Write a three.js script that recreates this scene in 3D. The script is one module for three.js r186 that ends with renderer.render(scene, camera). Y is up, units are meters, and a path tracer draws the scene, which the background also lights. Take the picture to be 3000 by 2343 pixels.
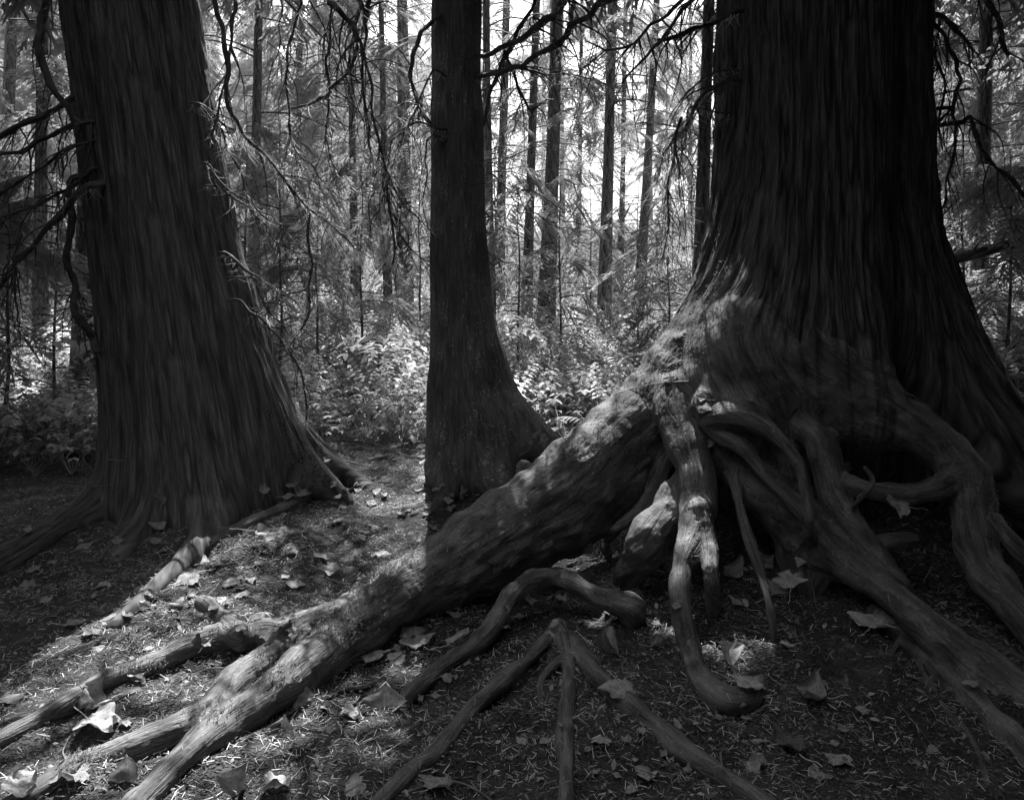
import * as THREE from 'three';
import { mergeGeometries } from 'three/addons/utils/BufferGeometryUtils.js';
import { ImprovedNoise } from 'three/addons/math/ImprovedNoise.js';

// ------------------------------------------------------------------ camera, sky, sun, exposure
const V3 = THREE.Vector3, R = Math.PI / 180;
const F = 2150, EYE = 1.6;                      // focal length for a 3000 x 2343 frame, eye height; level camera, lens dropped
const scene = new THREE.Scene();
const camera = new THREE.PerspectiveCamera(2 * Math.atan(1171.5 / F) / R, 1024 / 799, 0.05, 400);
camera.position.set(0, EYE, 0);
camera.setViewOffset(1024, 799, 0, 371.5 / 3000 * 1024, 1024, 799);
const renderer = new THREE.WebGLRenderer({ antialias: true });
renderer.setSize(1024, 799);
renderer.toneMapping = THREE.LinearToneMapping;
renderer.toneMappingExposure = 4.0;
renderer.shadowMap.enabled = true;
renderer.shadowMap.type = THREE.PCFSoftShadowMap;

const SUN_AZ = -5 * R, SUN_EL = 60 * R;         // ahead of the camera, a little to the left
const SUN = new V3(Math.sin(SUN_AZ) * Math.cos(SUN_EL), Math.sin(SUN_EL), -Math.cos(SUN_AZ) * Math.cos(SUN_EL));
{
  const W = 256, Hh = 128, data = new Float32Array(W * Hh * 4);
  for (let j = 0; j < Hh; j++) for (let i = 0; i < W; i++) {
    const up = ((j + 0.5) / Hh - 0.5) * Math.PI, ro = ((i + 0.5) / W - 0.5) * 2 * Math.PI;
    const x = Math.cos(ro) * Math.cos(up), y = Math.sin(up), z = Math.sin(ro) * Math.cos(up);
    const ang = Math.acos(Math.max(-1, Math.min(1, x * SUN.x + y * SUN.y + z * SUN.z)));
    const v = y < 0 ? 0.25 : 0.18 + 1.5 * Math.exp(-ang / 0.6);
    const k = (j * W + i) * 4; data[k] = data[k + 1] = data[k + 2] = v; data[k + 3] = 1;
  }
  const t = new THREE.DataTexture(data, W, Hh, THREE.RGBAFormat, THREE.FloatType);
  t.mapping = THREE.EquirectangularReflectionMapping; t.magFilter = THREE.LinearFilter; t.minFilter = THREE.LinearFilter;
  t.wrapS = THREE.RepeatWrapping; t.needsUpdate = true;
  scene.background = t; scene.environment = t;
}
const sun = new THREE.DirectionalLight(0xffffff, 5);
sun.position.copy(SUN).multiplyScalar(60); sun.castShadow = true; sun.shadow.mapSize.set(4096, 4096);
Object.assign(sun.shadow.camera, { left: -25, right: 25, top: 25, bottom: -25, near: 1, far: 140 });
scene.add(sun, sun.target);

// ------------------------------------------------------------------ helpers
function rng(seed) { let a = seed >>> 0; return () => { a = (a + 0x6D2B79F5) | 0; let t = Math.imul(a ^ (a >>> 15), 1 | a); t = (t + Math.imul(t ^ (t >>> 7), 61 | t)) ^ t; return ((t ^ (t >>> 14)) >>> 0) / 4294967296; }; }
{ // ImprovedNoise uses a fixed table: the same every run
}
const IN = new ImprovedNoise();
const noise = (x, y, z = 0) => IN.noise(x + 91.3, y + 57.7, z + 33.1);
const clamp = THREE.MathUtils.clamp, lerp = THREE.MathUtils.lerp, smooth = (x, a, b) => THREE.MathUtils.smoothstep(x, a, b);
const taken = new Map();
function numbered(n) { const k = taken.get(n) || 0; taken.set(n, k + 1); return k ? n + '_' + String(k).padStart(3, '0') : n; }
function tag(o, label, category, group) { o.userData.label = label; o.userData.category = category; if (group) o.userData.group = group; return o; }
function thing(name, label, category, pos, group) { const g = new THREE.Group(); g.name = numbered(name); if (pos) g.position.copy(pos); scene.add(g); return tag(g, label, category, group); }
function put(name, geo, mat, parent, kind) { const m = new THREE.Mesh(geo, mat); m.name = parent === scene ? numbered(name) : name; m.castShadow = m.receiveShadow = true; if (kind) m.userData.kind = kind; parent.add(m); return m; }
function instanced(name, geo, mat, mats, parent, kind, tints) {
  const m = new THREE.InstancedMesh(geo, mat, mats.length); m.name = parent === scene ? numbered(name) : name; m.castShadow = m.receiveShadow = true;
  mats.forEach((x, i) => m.setMatrixAt(i, x));
  if (tints) { const c = new THREE.Color(); tints.forEach((t, i) => m.setColorAt(i, c.setRGB(t, t, t))); }
  if (kind) m.userData.kind = kind; parent.add(m); return m;
}
function geoFrom(pos, idx, uv) {
  const g = new THREE.BufferGeometry(); g.setAttribute('position', new THREE.Float32BufferAttribute(pos, 3));
  g.setAttribute('uv', new THREE.Float32BufferAttribute(uv || new Float32Array(pos.length / 3 * 2), 2));
  g.setIndex(idx); g.computeVertexNormals(); return g;
}
const M4 = (p, q, s) => new THREE.Matrix4().compose(p, q, typeof s === 'number' ? new V3(s, s, s) : s);
const QE = (x, y, z, o = 'YXZ') => new THREE.Quaternion().setFromEuler(new THREE.Euler(x, y, z, o));

// a tapering tube through points (Vector3), radii at the points; roughness of outline by noise
function tube(pts, rad, o = {}) {
  const n = o.seg || (pts.length - 1) * 4, k = o.sides || 6, curve = pts.length > 2 ? new THREE.CatmullRomCurve3(pts, false, 'centripetal') : new THREE.LineCurve3(pts[0], pts[1]);
  const pos = [], idx = [], uv = [], seed = o.seed || 0, rough = o.rough || 0;
  let N = null, L = 0, prev = null;
  for (let i = 0; i <= n; i++) {
    const t = i / n, p = curve.getPoint(t), T = curve.getTangent(t);
    if (!N) N = new V3(0, 1, 0.01).cross(T).lengthSq() > 1e-4 ? new V3(0, 1, 0.01).cross(T).normalize() : new V3(1, 0, 0);
    N.sub(T.clone().multiplyScalar(N.dot(T))).normalize();
    const B = T.clone().cross(N), f = t * (rad.length - 1), a = Math.min(Math.floor(f), rad.length - 2), r0 = lerp(rad[a], rad[a + 1], f - a);
    if (prev) L += p.distanceTo(prev); prev = p;
    for (let j = 0; j <= k; j++) {
      const an = j / k * 2 * Math.PI, c = Math.cos(an), s = Math.sin(an);
      let r = r0;
      if (rough) r *= 1 + rough * (noise(c * 1.3 + seed, s * 1.3, L * 9 + seed) + 0.6 * noise(c * 2.5, s * 2.5 + seed, L * 34));
      pos.push(p.x + r * (N.x * c + B.x * s), p.y + r * (N.y * c + B.y * s), p.z + r * (N.z * c + B.z * s)); uv.push(j / k, L * 3);
      if (i < n && j < k) { const q = i * (k + 1) + j; idx.push(q, q + 1, q + k + 1, q + 1, q + k + 2, q + k + 1); }
    }
  }
  const tip = pos.length / 3; pos.push(prev.x, prev.y, prev.z); uv.push(0.5, L * 3);   // close the end
  for (let j = 0; j < k; j++) idx.push(n * (k + 1) + j, n * (k + 1) + j + 1, tip);
  return geoFrom(pos, idx, uv);
}

// ------------------------------------------------------------------ textures: grain, fibre, blotches (colour and fine relief only)
function pnoise(seed) { // tileable lattice noise
  const r = rng(seed), T = new Float32Array(4096); for (let i = 0; i < 4096; i++) T[i] = r() * 2 - 1;
  return (x, y, px, py) => {
    const ix = Math.floor(x), iy = Math.floor(y), fx = x - ix, fy = y - iy, sx = fx * fx * (3 - 2 * fx), sy = fy * fy * (3 - 2 * fy);
    const h = (a, b) => T[((((a % px) + px) % px) * 73 + (((b % py) + py) % py) * 151 + seed * 7) & 4095];
    return lerp(lerp(h(ix, iy), h(ix + 1, iy), sx), lerp(h(ix, iy + 1), h(ix + 1, iy + 1), sx), sy);
  };
}
function texture(size, f) {
  const c = new Uint8Array(size * size * 4), b = new Uint8Array(size * size * 4);
  for (let j = 0; j < size; j++) for (let i = 0; i < size; i++) {
    const [a, h] = f(i / size, j / size), k = (j * size + i) * 4;
    c[k] = c[k + 1] = c[k + 2] = clamp(a, 0, 1) * 255; b[k] = b[k + 1] = b[k + 2] = clamp(h, 0, 1) * 255; c[k + 3] = b[k + 3] = 255;
  }
  const mk = (d, srgb) => { const t = new THREE.DataTexture(d, size, size, THREE.RGBAFormat); t.wrapS = t.wrapT = THREE.RepeatWrapping; t.magFilter = THREE.LinearFilter; t.minFilter = THREE.LinearMipmapLinearFilter; t.generateMipmaps = true; if (srgb) t.colorSpace = THREE.SRGBColorSpace; t.needsUpdate = true; return t; };
  return { map: mk(c, true), bump: mk(b, false) };
}
const p1 = pnoise(3), p2 = pnoise(17), p3 = pnoise(29);
const texFibre = texture(512, (u, v) => { // stringy bark: long fibres and split strips
  const w = u + 0.02 * p1(u * 4, v * 3, 4, 3);
  const a = p1(w * 24, v * 3, 24, 3), b = p2(w * 64, v * 7, 64, 7), c = p3(w * 150, v * 16, 150, 16), l = p2(u * 5, v * 4, 5, 4);
  const split = 1 - Math.abs(p3(w * 18 + 3, v * 2.0, 18, 2));
  const h = 0.5 + 0.2 * a + 0.18 * b + 0.14 * c - 0.35 * Math.pow(split, 6);
  return [0.6 + 0.16 * a + 0.2 * b + 0.18 * c + 0.1 * l - 0.4 * Math.pow(split, 8), h];
});
const texRoot = texture(512, (u, v) => { // smooth root bark: fine lengthwise cracks, scuffs, flakes
  const w = u + 0.03 * p1(u * 3, v * 5, 3, 5);
  const a = p1(w * 14, v * 5, 14, 5), b = p2(w * 40, v * 10, 40, 10), c = p3(u * 90, v * 60, 90, 60), l = p2(u * 6, v * 8, 6, 8);
  const crack = Math.pow(1 - Math.abs(p3(w * 22, v * 5, 22, 5)), 9);
  const flake = p1(u * 26, v * 40, 26, 40) > 0.62 ? 0.14 : 0;
  return [0.68 + 0.07 * a + 0.08 * b + 0.1 * c + 0.2 * l - 0.22 * crack + flake, 0.55 + 0.14 * a + 0.12 * b + 0.08 * c - 0.35 * crack + flake];
});
const texSpeck = texture(512, (u, v) => { // smoother trunk with lichen specks
  const w = u + 0.02 * p1(u * 4, v * 4, 4, 4);
  const b = p2(w * 50, v * 8, 50, 8), c = p3(w * 130, v * 22, 130, 22), l = p1(u * 4, v * 6, 4, 6);
  const s = p3(u * 95, v * 80, 95, 80) + 0.5 * p1(u * 9, v * 7, 9, 7); const lich = s > 0.72 ? 0.3 : 0;
  return [0.55 + 0.12 * b + 0.1 * c + 0.12 * l + lich, 0.5 + 0.2 * b + 0.2 * c + lich * 0.4];
});
const texSoil = texture(512, (u, v) => {
  const a = p1(u * 9, v * 9, 9, 9), b = p2(u * 40, v * 40, 40, 40), c = p3(u * 140, v * 140, 140, 140);
  return [0.6 + 0.15 * a + 0.16 * b + 0.2 * c, 0.5 + 0.15 * a + 0.2 * b + 0.3 * c];
});
const texLeaf = texture(256, (u, v) => { // u across, v from stalk to tip: veins, blotches
  const x = Math.abs(u - 0.5) * 2, mid = Math.exp(-Math.pow(x / 0.03, 2)), side = Math.pow(Math.max(0, 1 - Math.abs((((v * 7 - x * 2.6) % 1) + 1) % 1 - 0.5) * 14), 1) * smooth(x, 0.02, 0.1);
  const blot = p1(u * 6, v * 6, 6, 6), fine = p3(u * 40, v * 40, 40, 40), sp = p2(u * 22, v * 22, 22, 22) > 0.72 ? -0.22 : 0;
  return [0.74 + 0.14 * mid + 0.1 * side + 0.13 * blot + 0.06 * fine + sp, 0.5 + 0.3 * mid + 0.25 * side + 0.1 * fine];
});
const grey = (v) => new THREE.Color().setRGB(v, v, v);
function std(v, o = {}) { return new THREE.MeshStandardMaterial({ color: grey(v), roughness: o.rough ?? 0.9, metalness: 0, ...(o.tex ? { map: o.tex.map, bumpMap: o.tex.bump, bumpScale: o.bump ?? 0.006 } : {}), side: o.double ? THREE.DoubleSide : THREE.FrontSide }); }
function leafMat(v, tr, o = {}) { return new THREE.MeshPhysicalMaterial({ color: grey(v), roughness: 1, transmission: tr, thickness: 0, specularIntensity: 0.3, side: THREE.DoubleSide, ...(o.tex ? { map: o.tex.map, bumpMap: o.tex.bump, bumpScale: 0.002 } : {}) }); }
const MAT = {
  soil: std(0.06, { tex: texSoil, bump: 0.02 }),
  cedar: std(0.15, { tex: texFibre, bump: 0.018 }), fibre: std(0.15, { tex: texFibre, bump: 0.01 }), speck: std(0.26, { tex: texSpeck, bump: 0.008 }),
  rootPale: std(0.175, { tex: texRoot, bump: 0.004, rough: 0.75 }), root: std(0.175, { tex: texRoot, bump: 0.006, rough: 0.75 }), rootDark: std(0.175, { tex: texRoot, bump: 0.006, rough: 0.8 }),
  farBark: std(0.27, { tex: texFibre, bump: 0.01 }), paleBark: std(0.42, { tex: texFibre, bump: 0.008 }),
  branch: std(0.1, { tex: texRoot, bump: 0.004 }), stick: std(0.28, { tex: texRoot, bump: 0.003 }),
  moss: leafMat(0.26, 0.35), lichen: leafMat(0.5, 0.4), needle: std(0.4, { double: true }), flake: std(0.26, { double: true }),
  spray: leafMat(0.26, 0.5), herb: leafMat(0.42, 0.5), fern: leafMat(0.34, 0.45), paleHerb: leafMat(0.42, 0.5),
  leafPale: leafMat(0.6, 0.2, { tex: texLeaf }), leafMid: leafMat(0.48, 0.2, { tex: texLeaf }), leafDull: leafMat(0.4, 0.2, { tex: texLeaf }), leafDark: leafMat(0.14, 0.15, { tex: texLeaf }),
  stalk: std(0.4),
};

// ------------------------------------------------------------------ the ground
const TREE_R = new V3(1.905, 0, -4.5), TREE_L = new V3(-2.1, 0, -5.0), TREE_M = new V3(-0.36, 0, -5.4);
function H(x, z) {
  const d = -z; let h = 0, t = Math.max(0, d - 6.5);
  h += 3.2 * (1 - Math.exp(-0.085 * (Math.sqrt(t * t + 1) - 1) / 3.2));
  h += 0.17 * Math.max(0, x - 2.4) * smooth(d, 4.2, 8) * (1 - smooth(x, 12, 30));
  h += 0.5 * Math.exp(-((x - 1.95) ** 2 / 1.0 + (z + 4.6) ** 2 / 0.85));
  h += 0.12 * Math.exp(-((x + 2.2) ** 2 + (z + 5) ** 2) / 0.9) + 0.06 * Math.exp(-((x + 0.4) ** 2 + (z + 5.4) ** 2) / 0.3);
  h += 0.05 * noise(x * 0.8, z * 0.8, 1) + 0.03 * noise(x * 3, z * 3, 4);
  if (d < 9 && d > -3) h += 0.015 * noise(x * 9, z * 9, 7) + 0.004 * noise(x * 27, z * 27, 9);
  return h;
}
function pp(px, py, d) { return new V3((px - 1500) / F * d, EYE - (py - 800) / F * d, -d); }
function gp(px, py, e = 0) { // where the line of sight meets the ground raised by e
  const dx = (px - 1500) / F, dy = -(py - 800) / F; let d = 1.2;
  for (; d < 60; d += 0.03) if (EYE + dy * d < H(dx * d, -d) + e) break;
  let a = d - 0.03, b = d; for (let i = 0; i < 12; i++) { const m = (a + b) / 2; if (EYE + dy * m < H(dx * m, -m) + e) b = m; else a = m; }
  return pp(px, py, b);
}
function axis(list) { const out = []; for (const [a, b, s0, s1] of list) { const n = Math.max(1, Math.round(Math.abs(b - a) / ((s0 + s1) / 2))); for (let i = 0; i < n; i++) { const t = i / n; out.push(a + (b - a) * (s0 === s1 ? t : (Math.pow(s1 / s0, t) - 1) / (s1 / s0 - 1))); } } out.push(list[list.length - 1][1]); return out; }
// ------------------------------------------------------------------ trunks and roots: one smooth body, meshed, then cut into its parts
// roots: {name, mat, k, pts:[[px, py, depth or height over ground, radius]]}; a depth is over 1.5, a height under it
function place(p) { const [px, py, d, r] = p; const v = d > 1.5 ? pp(px, py, d) : gp(px, py, d + 0.014 * noise(px * 0.013, py * 0.013, 5) + 0.008); return [v.x, v.y, v.z, r]; }
function chain(raw) { // smooth polyline of spheres
  const P = raw.map(place), out = [];
  for (let i = 0; i < P.length - 1; i++) {
    const a = P[Math.max(0, i - 1)], b = P[i], c = P[i + 1], d = P[Math.min(P.length - 1, i + 2)], n = 3;
    for (let s = 0; s < n; s++) {
      const t = s / n, q = [];
      for (let k = 0; k < 4; k++) q.push(0.5 * (2 * b[k] + (c[k] - a[k]) * t + (2 * a[k] - 5 * b[k] + 4 * c[k] - d[k]) * t * t + (3 * b[k] - a[k] - 3 * c[k] + d[k]) * t * t * t));
      q[3] = clamp(q[3], Math.min(b[3], c[3]) * 0.9, Math.max(b[3], c[3]) * 1.1); out.push(q);
    }
  }
  out.push(P[P.length - 1]);
  const segs = []; let L = 0;
  for (let i = 0; i < out.length - 1; i++) { const a = out[i], b = out[i + 1], l = Math.hypot(b[0] - a[0], b[1] - a[1], b[2] - a[2]); segs.push([...a, b[0] - a[0], b[1] - a[1], b[2] - a[2], b[3] - a[3], l * l, L, l]); L += l; }
  return segs;
}
const segDist = (s, x, y, z) => { const px = x - s[0], py = y - s[1], pz = z - s[2]; let t = (px * s[4] + py * s[5] + pz * s[6]) / s[8]; t = t < 0 ? 0 : t > 1 ? 1 : t; const ex = px - t * s[4], ey = py - t * s[5], ez = pz - t * s[6]; return Math.sqrt(ex * ex + ey * ey + ez * ez) - s[3] - t * s[7]; };
const smin = (a, b, k) => { const h = Math.max(k - Math.abs(a - b), 0) / k; return Math.min(a, b) - h * h * k * 0.25; };
function body(trunk, roots) {
  for (const r of roots) { r.segs = chain(r.pts); r.rmax = Math.max(...r.segs.map((s) => Math.max(s[3], s[3] + s[7])));
    r.box = [0, 1, 2].flatMap((k) => { const v = r.segs.flatMap((s) => [s[k], s[k] + s[4 + k]]); return [Math.min(...v) - r.rmax, Math.max(...v) + r.rmax]; }); }
  const dist = (x, y, z, rs = roots, bare) => { let d = bare ? 1e3 : trunk(x, y, z); for (const r of rs) { let m = 1e9; if (!r.near) { const b = r.box, ax = x < b[0] ? b[0] - x : x > b[1] ? x - b[1] : 0, ay = y < b[2] ? b[2] - y : y > b[3] ? y - b[3] : 0, az = z < b[4] ? b[4] - z : z > b[5] ? z - b[5] : 0, far = d + r.k; if (ax > far || ay > far || az > far) continue; } for (const s of r.near || r.segs) { const e = segDist(s, x, y, z); if (e < m) m = e; } d = smin(d, m, r.k); } return d; };
  return { trunk, roots, dist };
}
function meshBody(B, cell, lo, hi, grain) {
  const kmax = Math.max(...B.roots.map((r) => r.k)), n = [0, 1, 2].map((k) => Math.ceil((hi[k] - lo[k]) / cell)), BIG = 16, BS = 4, verts = [], cands = [], cellOf = new Map(), edges = [];
  const key = (i, j, k) => (i * 4096 + j) * 4096 + k, V = new Float64Array((BS + 1) ** 3), c = new Float64Array(8);
  const nearTo = (roots, cx, cy, cz, half) => { // the stretches of root that can shape the surface within half of a point
    const out = [];
    for (const r of roots) {
      const b = r.box, m = half + kmax * 1.4 + 0.03; if (cx < b[0] - m || cx > b[1] + m || cy < b[2] - m || cy > b[3] + m || cz < b[4] - m || cz > b[5] + m) continue;
      const from = r.near || r.segs, e = from.map((g) => segDist(g, cx, cy, cz)); let least = 1e9; for (const v of e) if (v < least) least = v; if (least > m) continue;
      out.push([r, from.filter((g, q) => e[q] <= least + 2 * half)]);
    }
    return out;
  };
  for (let Bi = 0; Bi < n[0]; Bi += BIG) for (let Bj = 0; Bj < n[1]; Bj += BIG) for (let Bk = 0; Bk < n[2]; Bk += BIG) {
    const H2 = BIG * cell * 0.866, X = lo[0] + (Bi + BIG / 2) * cell, Y = lo[1] + (Bj + BIG / 2) * cell, Z = lo[2] + (Bk + BIG / 2) * cell, T = B.trunk(X, Y, Z), big = nearTo(B.roots, X, Y, Z, H2), roots = big.map((a) => a[0]);
    if (!big.length && T > H2 * 2.3 + 0.05) continue;
    for (const [r, s] of big) r.near = s;
    if (Math.abs(B.dist(X, Y, Z, roots)) > H2 * (T < 0.7 ? 2.8 : 1.25) + 0.03) { for (const r of roots) r.near = null; continue; }
    const half = BS * cell * 0.866, wide = big.map(([r, s]) => [B.roots.indexOf(r), s]);
    for (let bi = Bi; bi < Bi + BIG; bi += BS) for (let bj = Bj; bj < Bj + BIG; bj += BS) for (let bk = Bk; bk < Bk + BIG; bk += BS) {
      for (const [r, s] of big) r.near = s;
      const cx = lo[0] + (bi + BS / 2) * cell, cy = lo[1] + (bj + BS / 2) * cell, cz = lo[2] + (bk + BS / 2) * cell, td = B.trunk(cx, cy, cz);
      if (Math.abs(B.dist(cx, cy, cz, roots)) > half * (td < 0.35 ? 3.2 : 1.25) + 0.02) continue;
      const small = nearTo(roots, cx, cy, cz, half), rs = small.map((a) => a[0]); for (const [r, s] of small) r.near = s;
      const bare = td > B.dist(cx, cy, cz, rs, true) + 3.5 * half + kmax; let pos = false, neg = false, q = 0;
      for (let i = 0; i <= BS; i++) for (let j = 0; j <= BS; j++) for (let k = 0; k <= BS; k++) { const v = B.dist(lo[0] + (bi + i) * cell, lo[1] + (bj + j) * cell, lo[2] + (bk + k) * cell, rs, bare); V[q++] = v; if (v < 0) neg = true; else pos = true; }
      if (!pos || !neg) continue;
      const cand = wide, at = (i, j, k) => V[(i * (BS + 1) + j) * (BS + 1) + k];
      for (let i = 0; i < BS; i++) for (let j = 0; j < BS; j++) for (let k = 0; k < BS; k++) {
        let m = 0, sx = 0, sy = 0, sz = 0, low = 0;
        for (let a = 0; a < 8; a++) { c[a] = at(i + (a & 1), j + ((a >> 1) & 1), k + (a >> 2)); if (c[a] < 0) low++; }
        if (low === 0 || low === 8) continue;
        for (let a = 0; a < 8; a++) for (let bit = 1; bit < 8; bit <<= 1) if (!(a & bit) && (c[a] < 0) !== (c[a | bit] < 0)) {
          const t = c[a] / (c[a] - c[a | bit]); m++;
          sx += (a & 1) + (bit === 1 ? t : 0); sy += ((a >> 1) & 1) + (bit === 2 ? t : 0); sz += ((a >> 2) & 1) + (bit === 4 ? t : 0);
        }
        cellOf.set(key(bi + i, bj + j, bk + k), verts.length / 3); cands.push(cand);
        verts.push(lo[0] + (bi + i + sx / m) * cell, lo[1] + (bj + j + sy / m) * cell, lo[2] + (bk + k + sz / m) * cell);
        for (let ax = 0; ax < 3; ax++) if ((c[0] < 0) !== (c[1 << ax] < 0)) edges.push(bi + i, bj + j, bk + k, ax, c[0] < 0 ? 1 : 0);
      }
    }
    for (const r of roots) r.near = null;
  }
  const idx = [];
  for (let e = 0; e < edges.length; e += 5) {
    const p = [edges[e], edges[e + 1], edges[e + 2]], ax = edges[e + 3], u = (ax + 1) % 3, v = (ax + 2) % 3, q = [];
    for (const [a, b] of [[0, 0], [-1, 0], [-1, -1], [0, -1]]) { const c = p.slice(); c[u] += a; c[v] += b; q.push(cellOf.get(key(...c))); }
    if (q.some((x) => x === undefined)) continue;
    if (edges[e + 4]) idx.push(q[0], q[1], q[2], q[0], q[2], q[3]); else idx.push(q[0], q[2], q[1], q[0], q[3], q[2]);
  }
  const N = verts.length / 3, nrm = () => { const g = geoFrom(verts, idx); return g.attributes.normal.array; };
  const n0 = nrm(), owner = new Int16Array(N), uv = new Float32Array(N * 2);
  const turns = (o) => Math.max(0.25, Math.round(B.roots[o].rmax / 0.35 * 12) / 12), place0 = Float32Array.from(verts);
  const along = (i, o, x, y, z, best) => { // place along and round root o, blended over neighbouring stretches, so that the grain bends with the root
    let W = 0, L = 0, r = 0, ex = 0, ey = 0, ez = 0, Dx = 0, Dy = 0, Dz = 0, list = (cands[i].find((c) => c[0] === o) || [0, B.roots[o].segs])[1]; const soft = 0.02 + 0.25 * list[0][3];
    for (const s of list) {
      const px = x - s[0], py = y - s[1], pz = z - s[2], t = clamp((px * s[4] + py * s[5] + pz * s[6]) / s[8], 0, 1), ax = px - t * s[4], ay = py - t * s[5], az = pz - t * s[6], rr = s[3] + t * s[7];
      const w = Math.exp(-clamp((Math.sqrt(ax * ax + ay * ay + az * az) - rr - best) / soft, -20, 40)) * s[10];
      W += w; L += w * (s[9] + t * s[10]); r += w * rr; ex += w * ax; ey += w * ay; ez += w * az; Dx += w * s[4] / s[10]; Dy += w * s[5] / s[10]; Dz += w * s[6] / s[10];
    }
    L /= W; r /= W;
    const D = new V3(Dx, Dy, Dz).normalize(), side = D.clone().cross(new V3(0.05, 1, 0.3)).normalize(), u2 = side.clone().cross(D), E = new V3(ex, ey, ez), ph = Math.atan2(E.dot(side), E.dot(u2));
    return { L, r, ph, u: ph * turns(o) + o * 0.37, v: L / 0.6 + o * 0.21 };
  };
  const uvFor = (i, o) => { // the texture place of vertex i on trunk or root o, whichever it mainly belongs to
    const x = place0[i * 3], y = place0[i * 3 + 1], z = place0[i * 3 + 2]; if (o < 0 || B.roots[o].flare) return grain.trunk(x, y, z);
    let best = 1e9; for (const s of B.roots[o].segs) best = Math.min(best, segDist(s, x, y, z)); const a = along(i, o, x, y, z, best); return [a.u, a.v];
  };
  const period = (o) => (o < 0 || B.roots[o].flare ? grain.trunk.period : 6.283185 * turns(o));
  for (let i = 0; i < N; i++) { // push the surface in and out along the grain of trunk or root
    const x = verts[i * 3], y = verts[i * 3 + 1], z = verts[i * 3 + 2];
    const td = B.trunk(x, y, z), bias = y > 0.9 ? Math.max(0, (y - 1.0 + 0.16 * noise(x * 7, z * 7, 3) + 0.04 * noise(x * 26, z * 26, y * 2)) * 0.5) * smooth(y, 0.9, 1.05) : 0; let best = td - bias, o = -1, bs = null;
    for (const [r, list] of cands[i]) for (const s of list) { const e = segDist(s, x, y, z); if (e < best) { best = e; o = r; bs = s; } }
    owner[i] = o; let disp; const tg = grain.trunk(x, y, z);
    if (o < 0 || B.roots[o].flare) { uv[i * 2] = tg[0]; uv[i * 2 + 1] = tg[1]; disp = tg[2]; }
    else {
      const { L, r, ph, u, v } = along(i, o, x, y, z, best), c = Math.cos(ph) * r, sn = Math.sin(ph) * r, q = o * 7.3, big = Math.min(1, r / 0.06);
      uv[i * 2] = u; uv[i * 2 + 1] = v;
      disp = grain.root * big * (['K', 'P', 'V'].includes(B.roots[o].part) ? 0.5 : 1) * (0.018 * noise(x * 6, y * 6, z * 6 + q) + 0.01 * noise(x * 15, y * 15, z * 15 + q) + 0.012 * Math.max(0, noise(x * 9, y * 9 + q, z * 9) - 0.3) + 0.006 * noise(c * 26 + q, sn * 26, L * 3) + 0.005 * (0.5 - Math.abs(noise(c * 50, sn * 50 + q, L * 4.5))) + 0.003 * noise(x * 60, y * 60, z * 60));
      disp += (r > 0.015 ? 0.35 : 0.15) * r * noise(L * 9 + q, q, 2) * (1 - big * 0.6);
      disp = lerp(disp, tg[2], clamp(1 - (td - bias - best) / 0.22, 0, 1));
    }
    verts[i * 3] += n0[i * 3] * disp; verts[i * 3 + 1] += n0[i * 3 + 1] * disp; verts[i * 3 + 2] += n0[i * 3 + 2] * disp;
  }
  return { verts, idx, uv, owner, normals: nrm(), N, uvFor, period };
}
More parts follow.
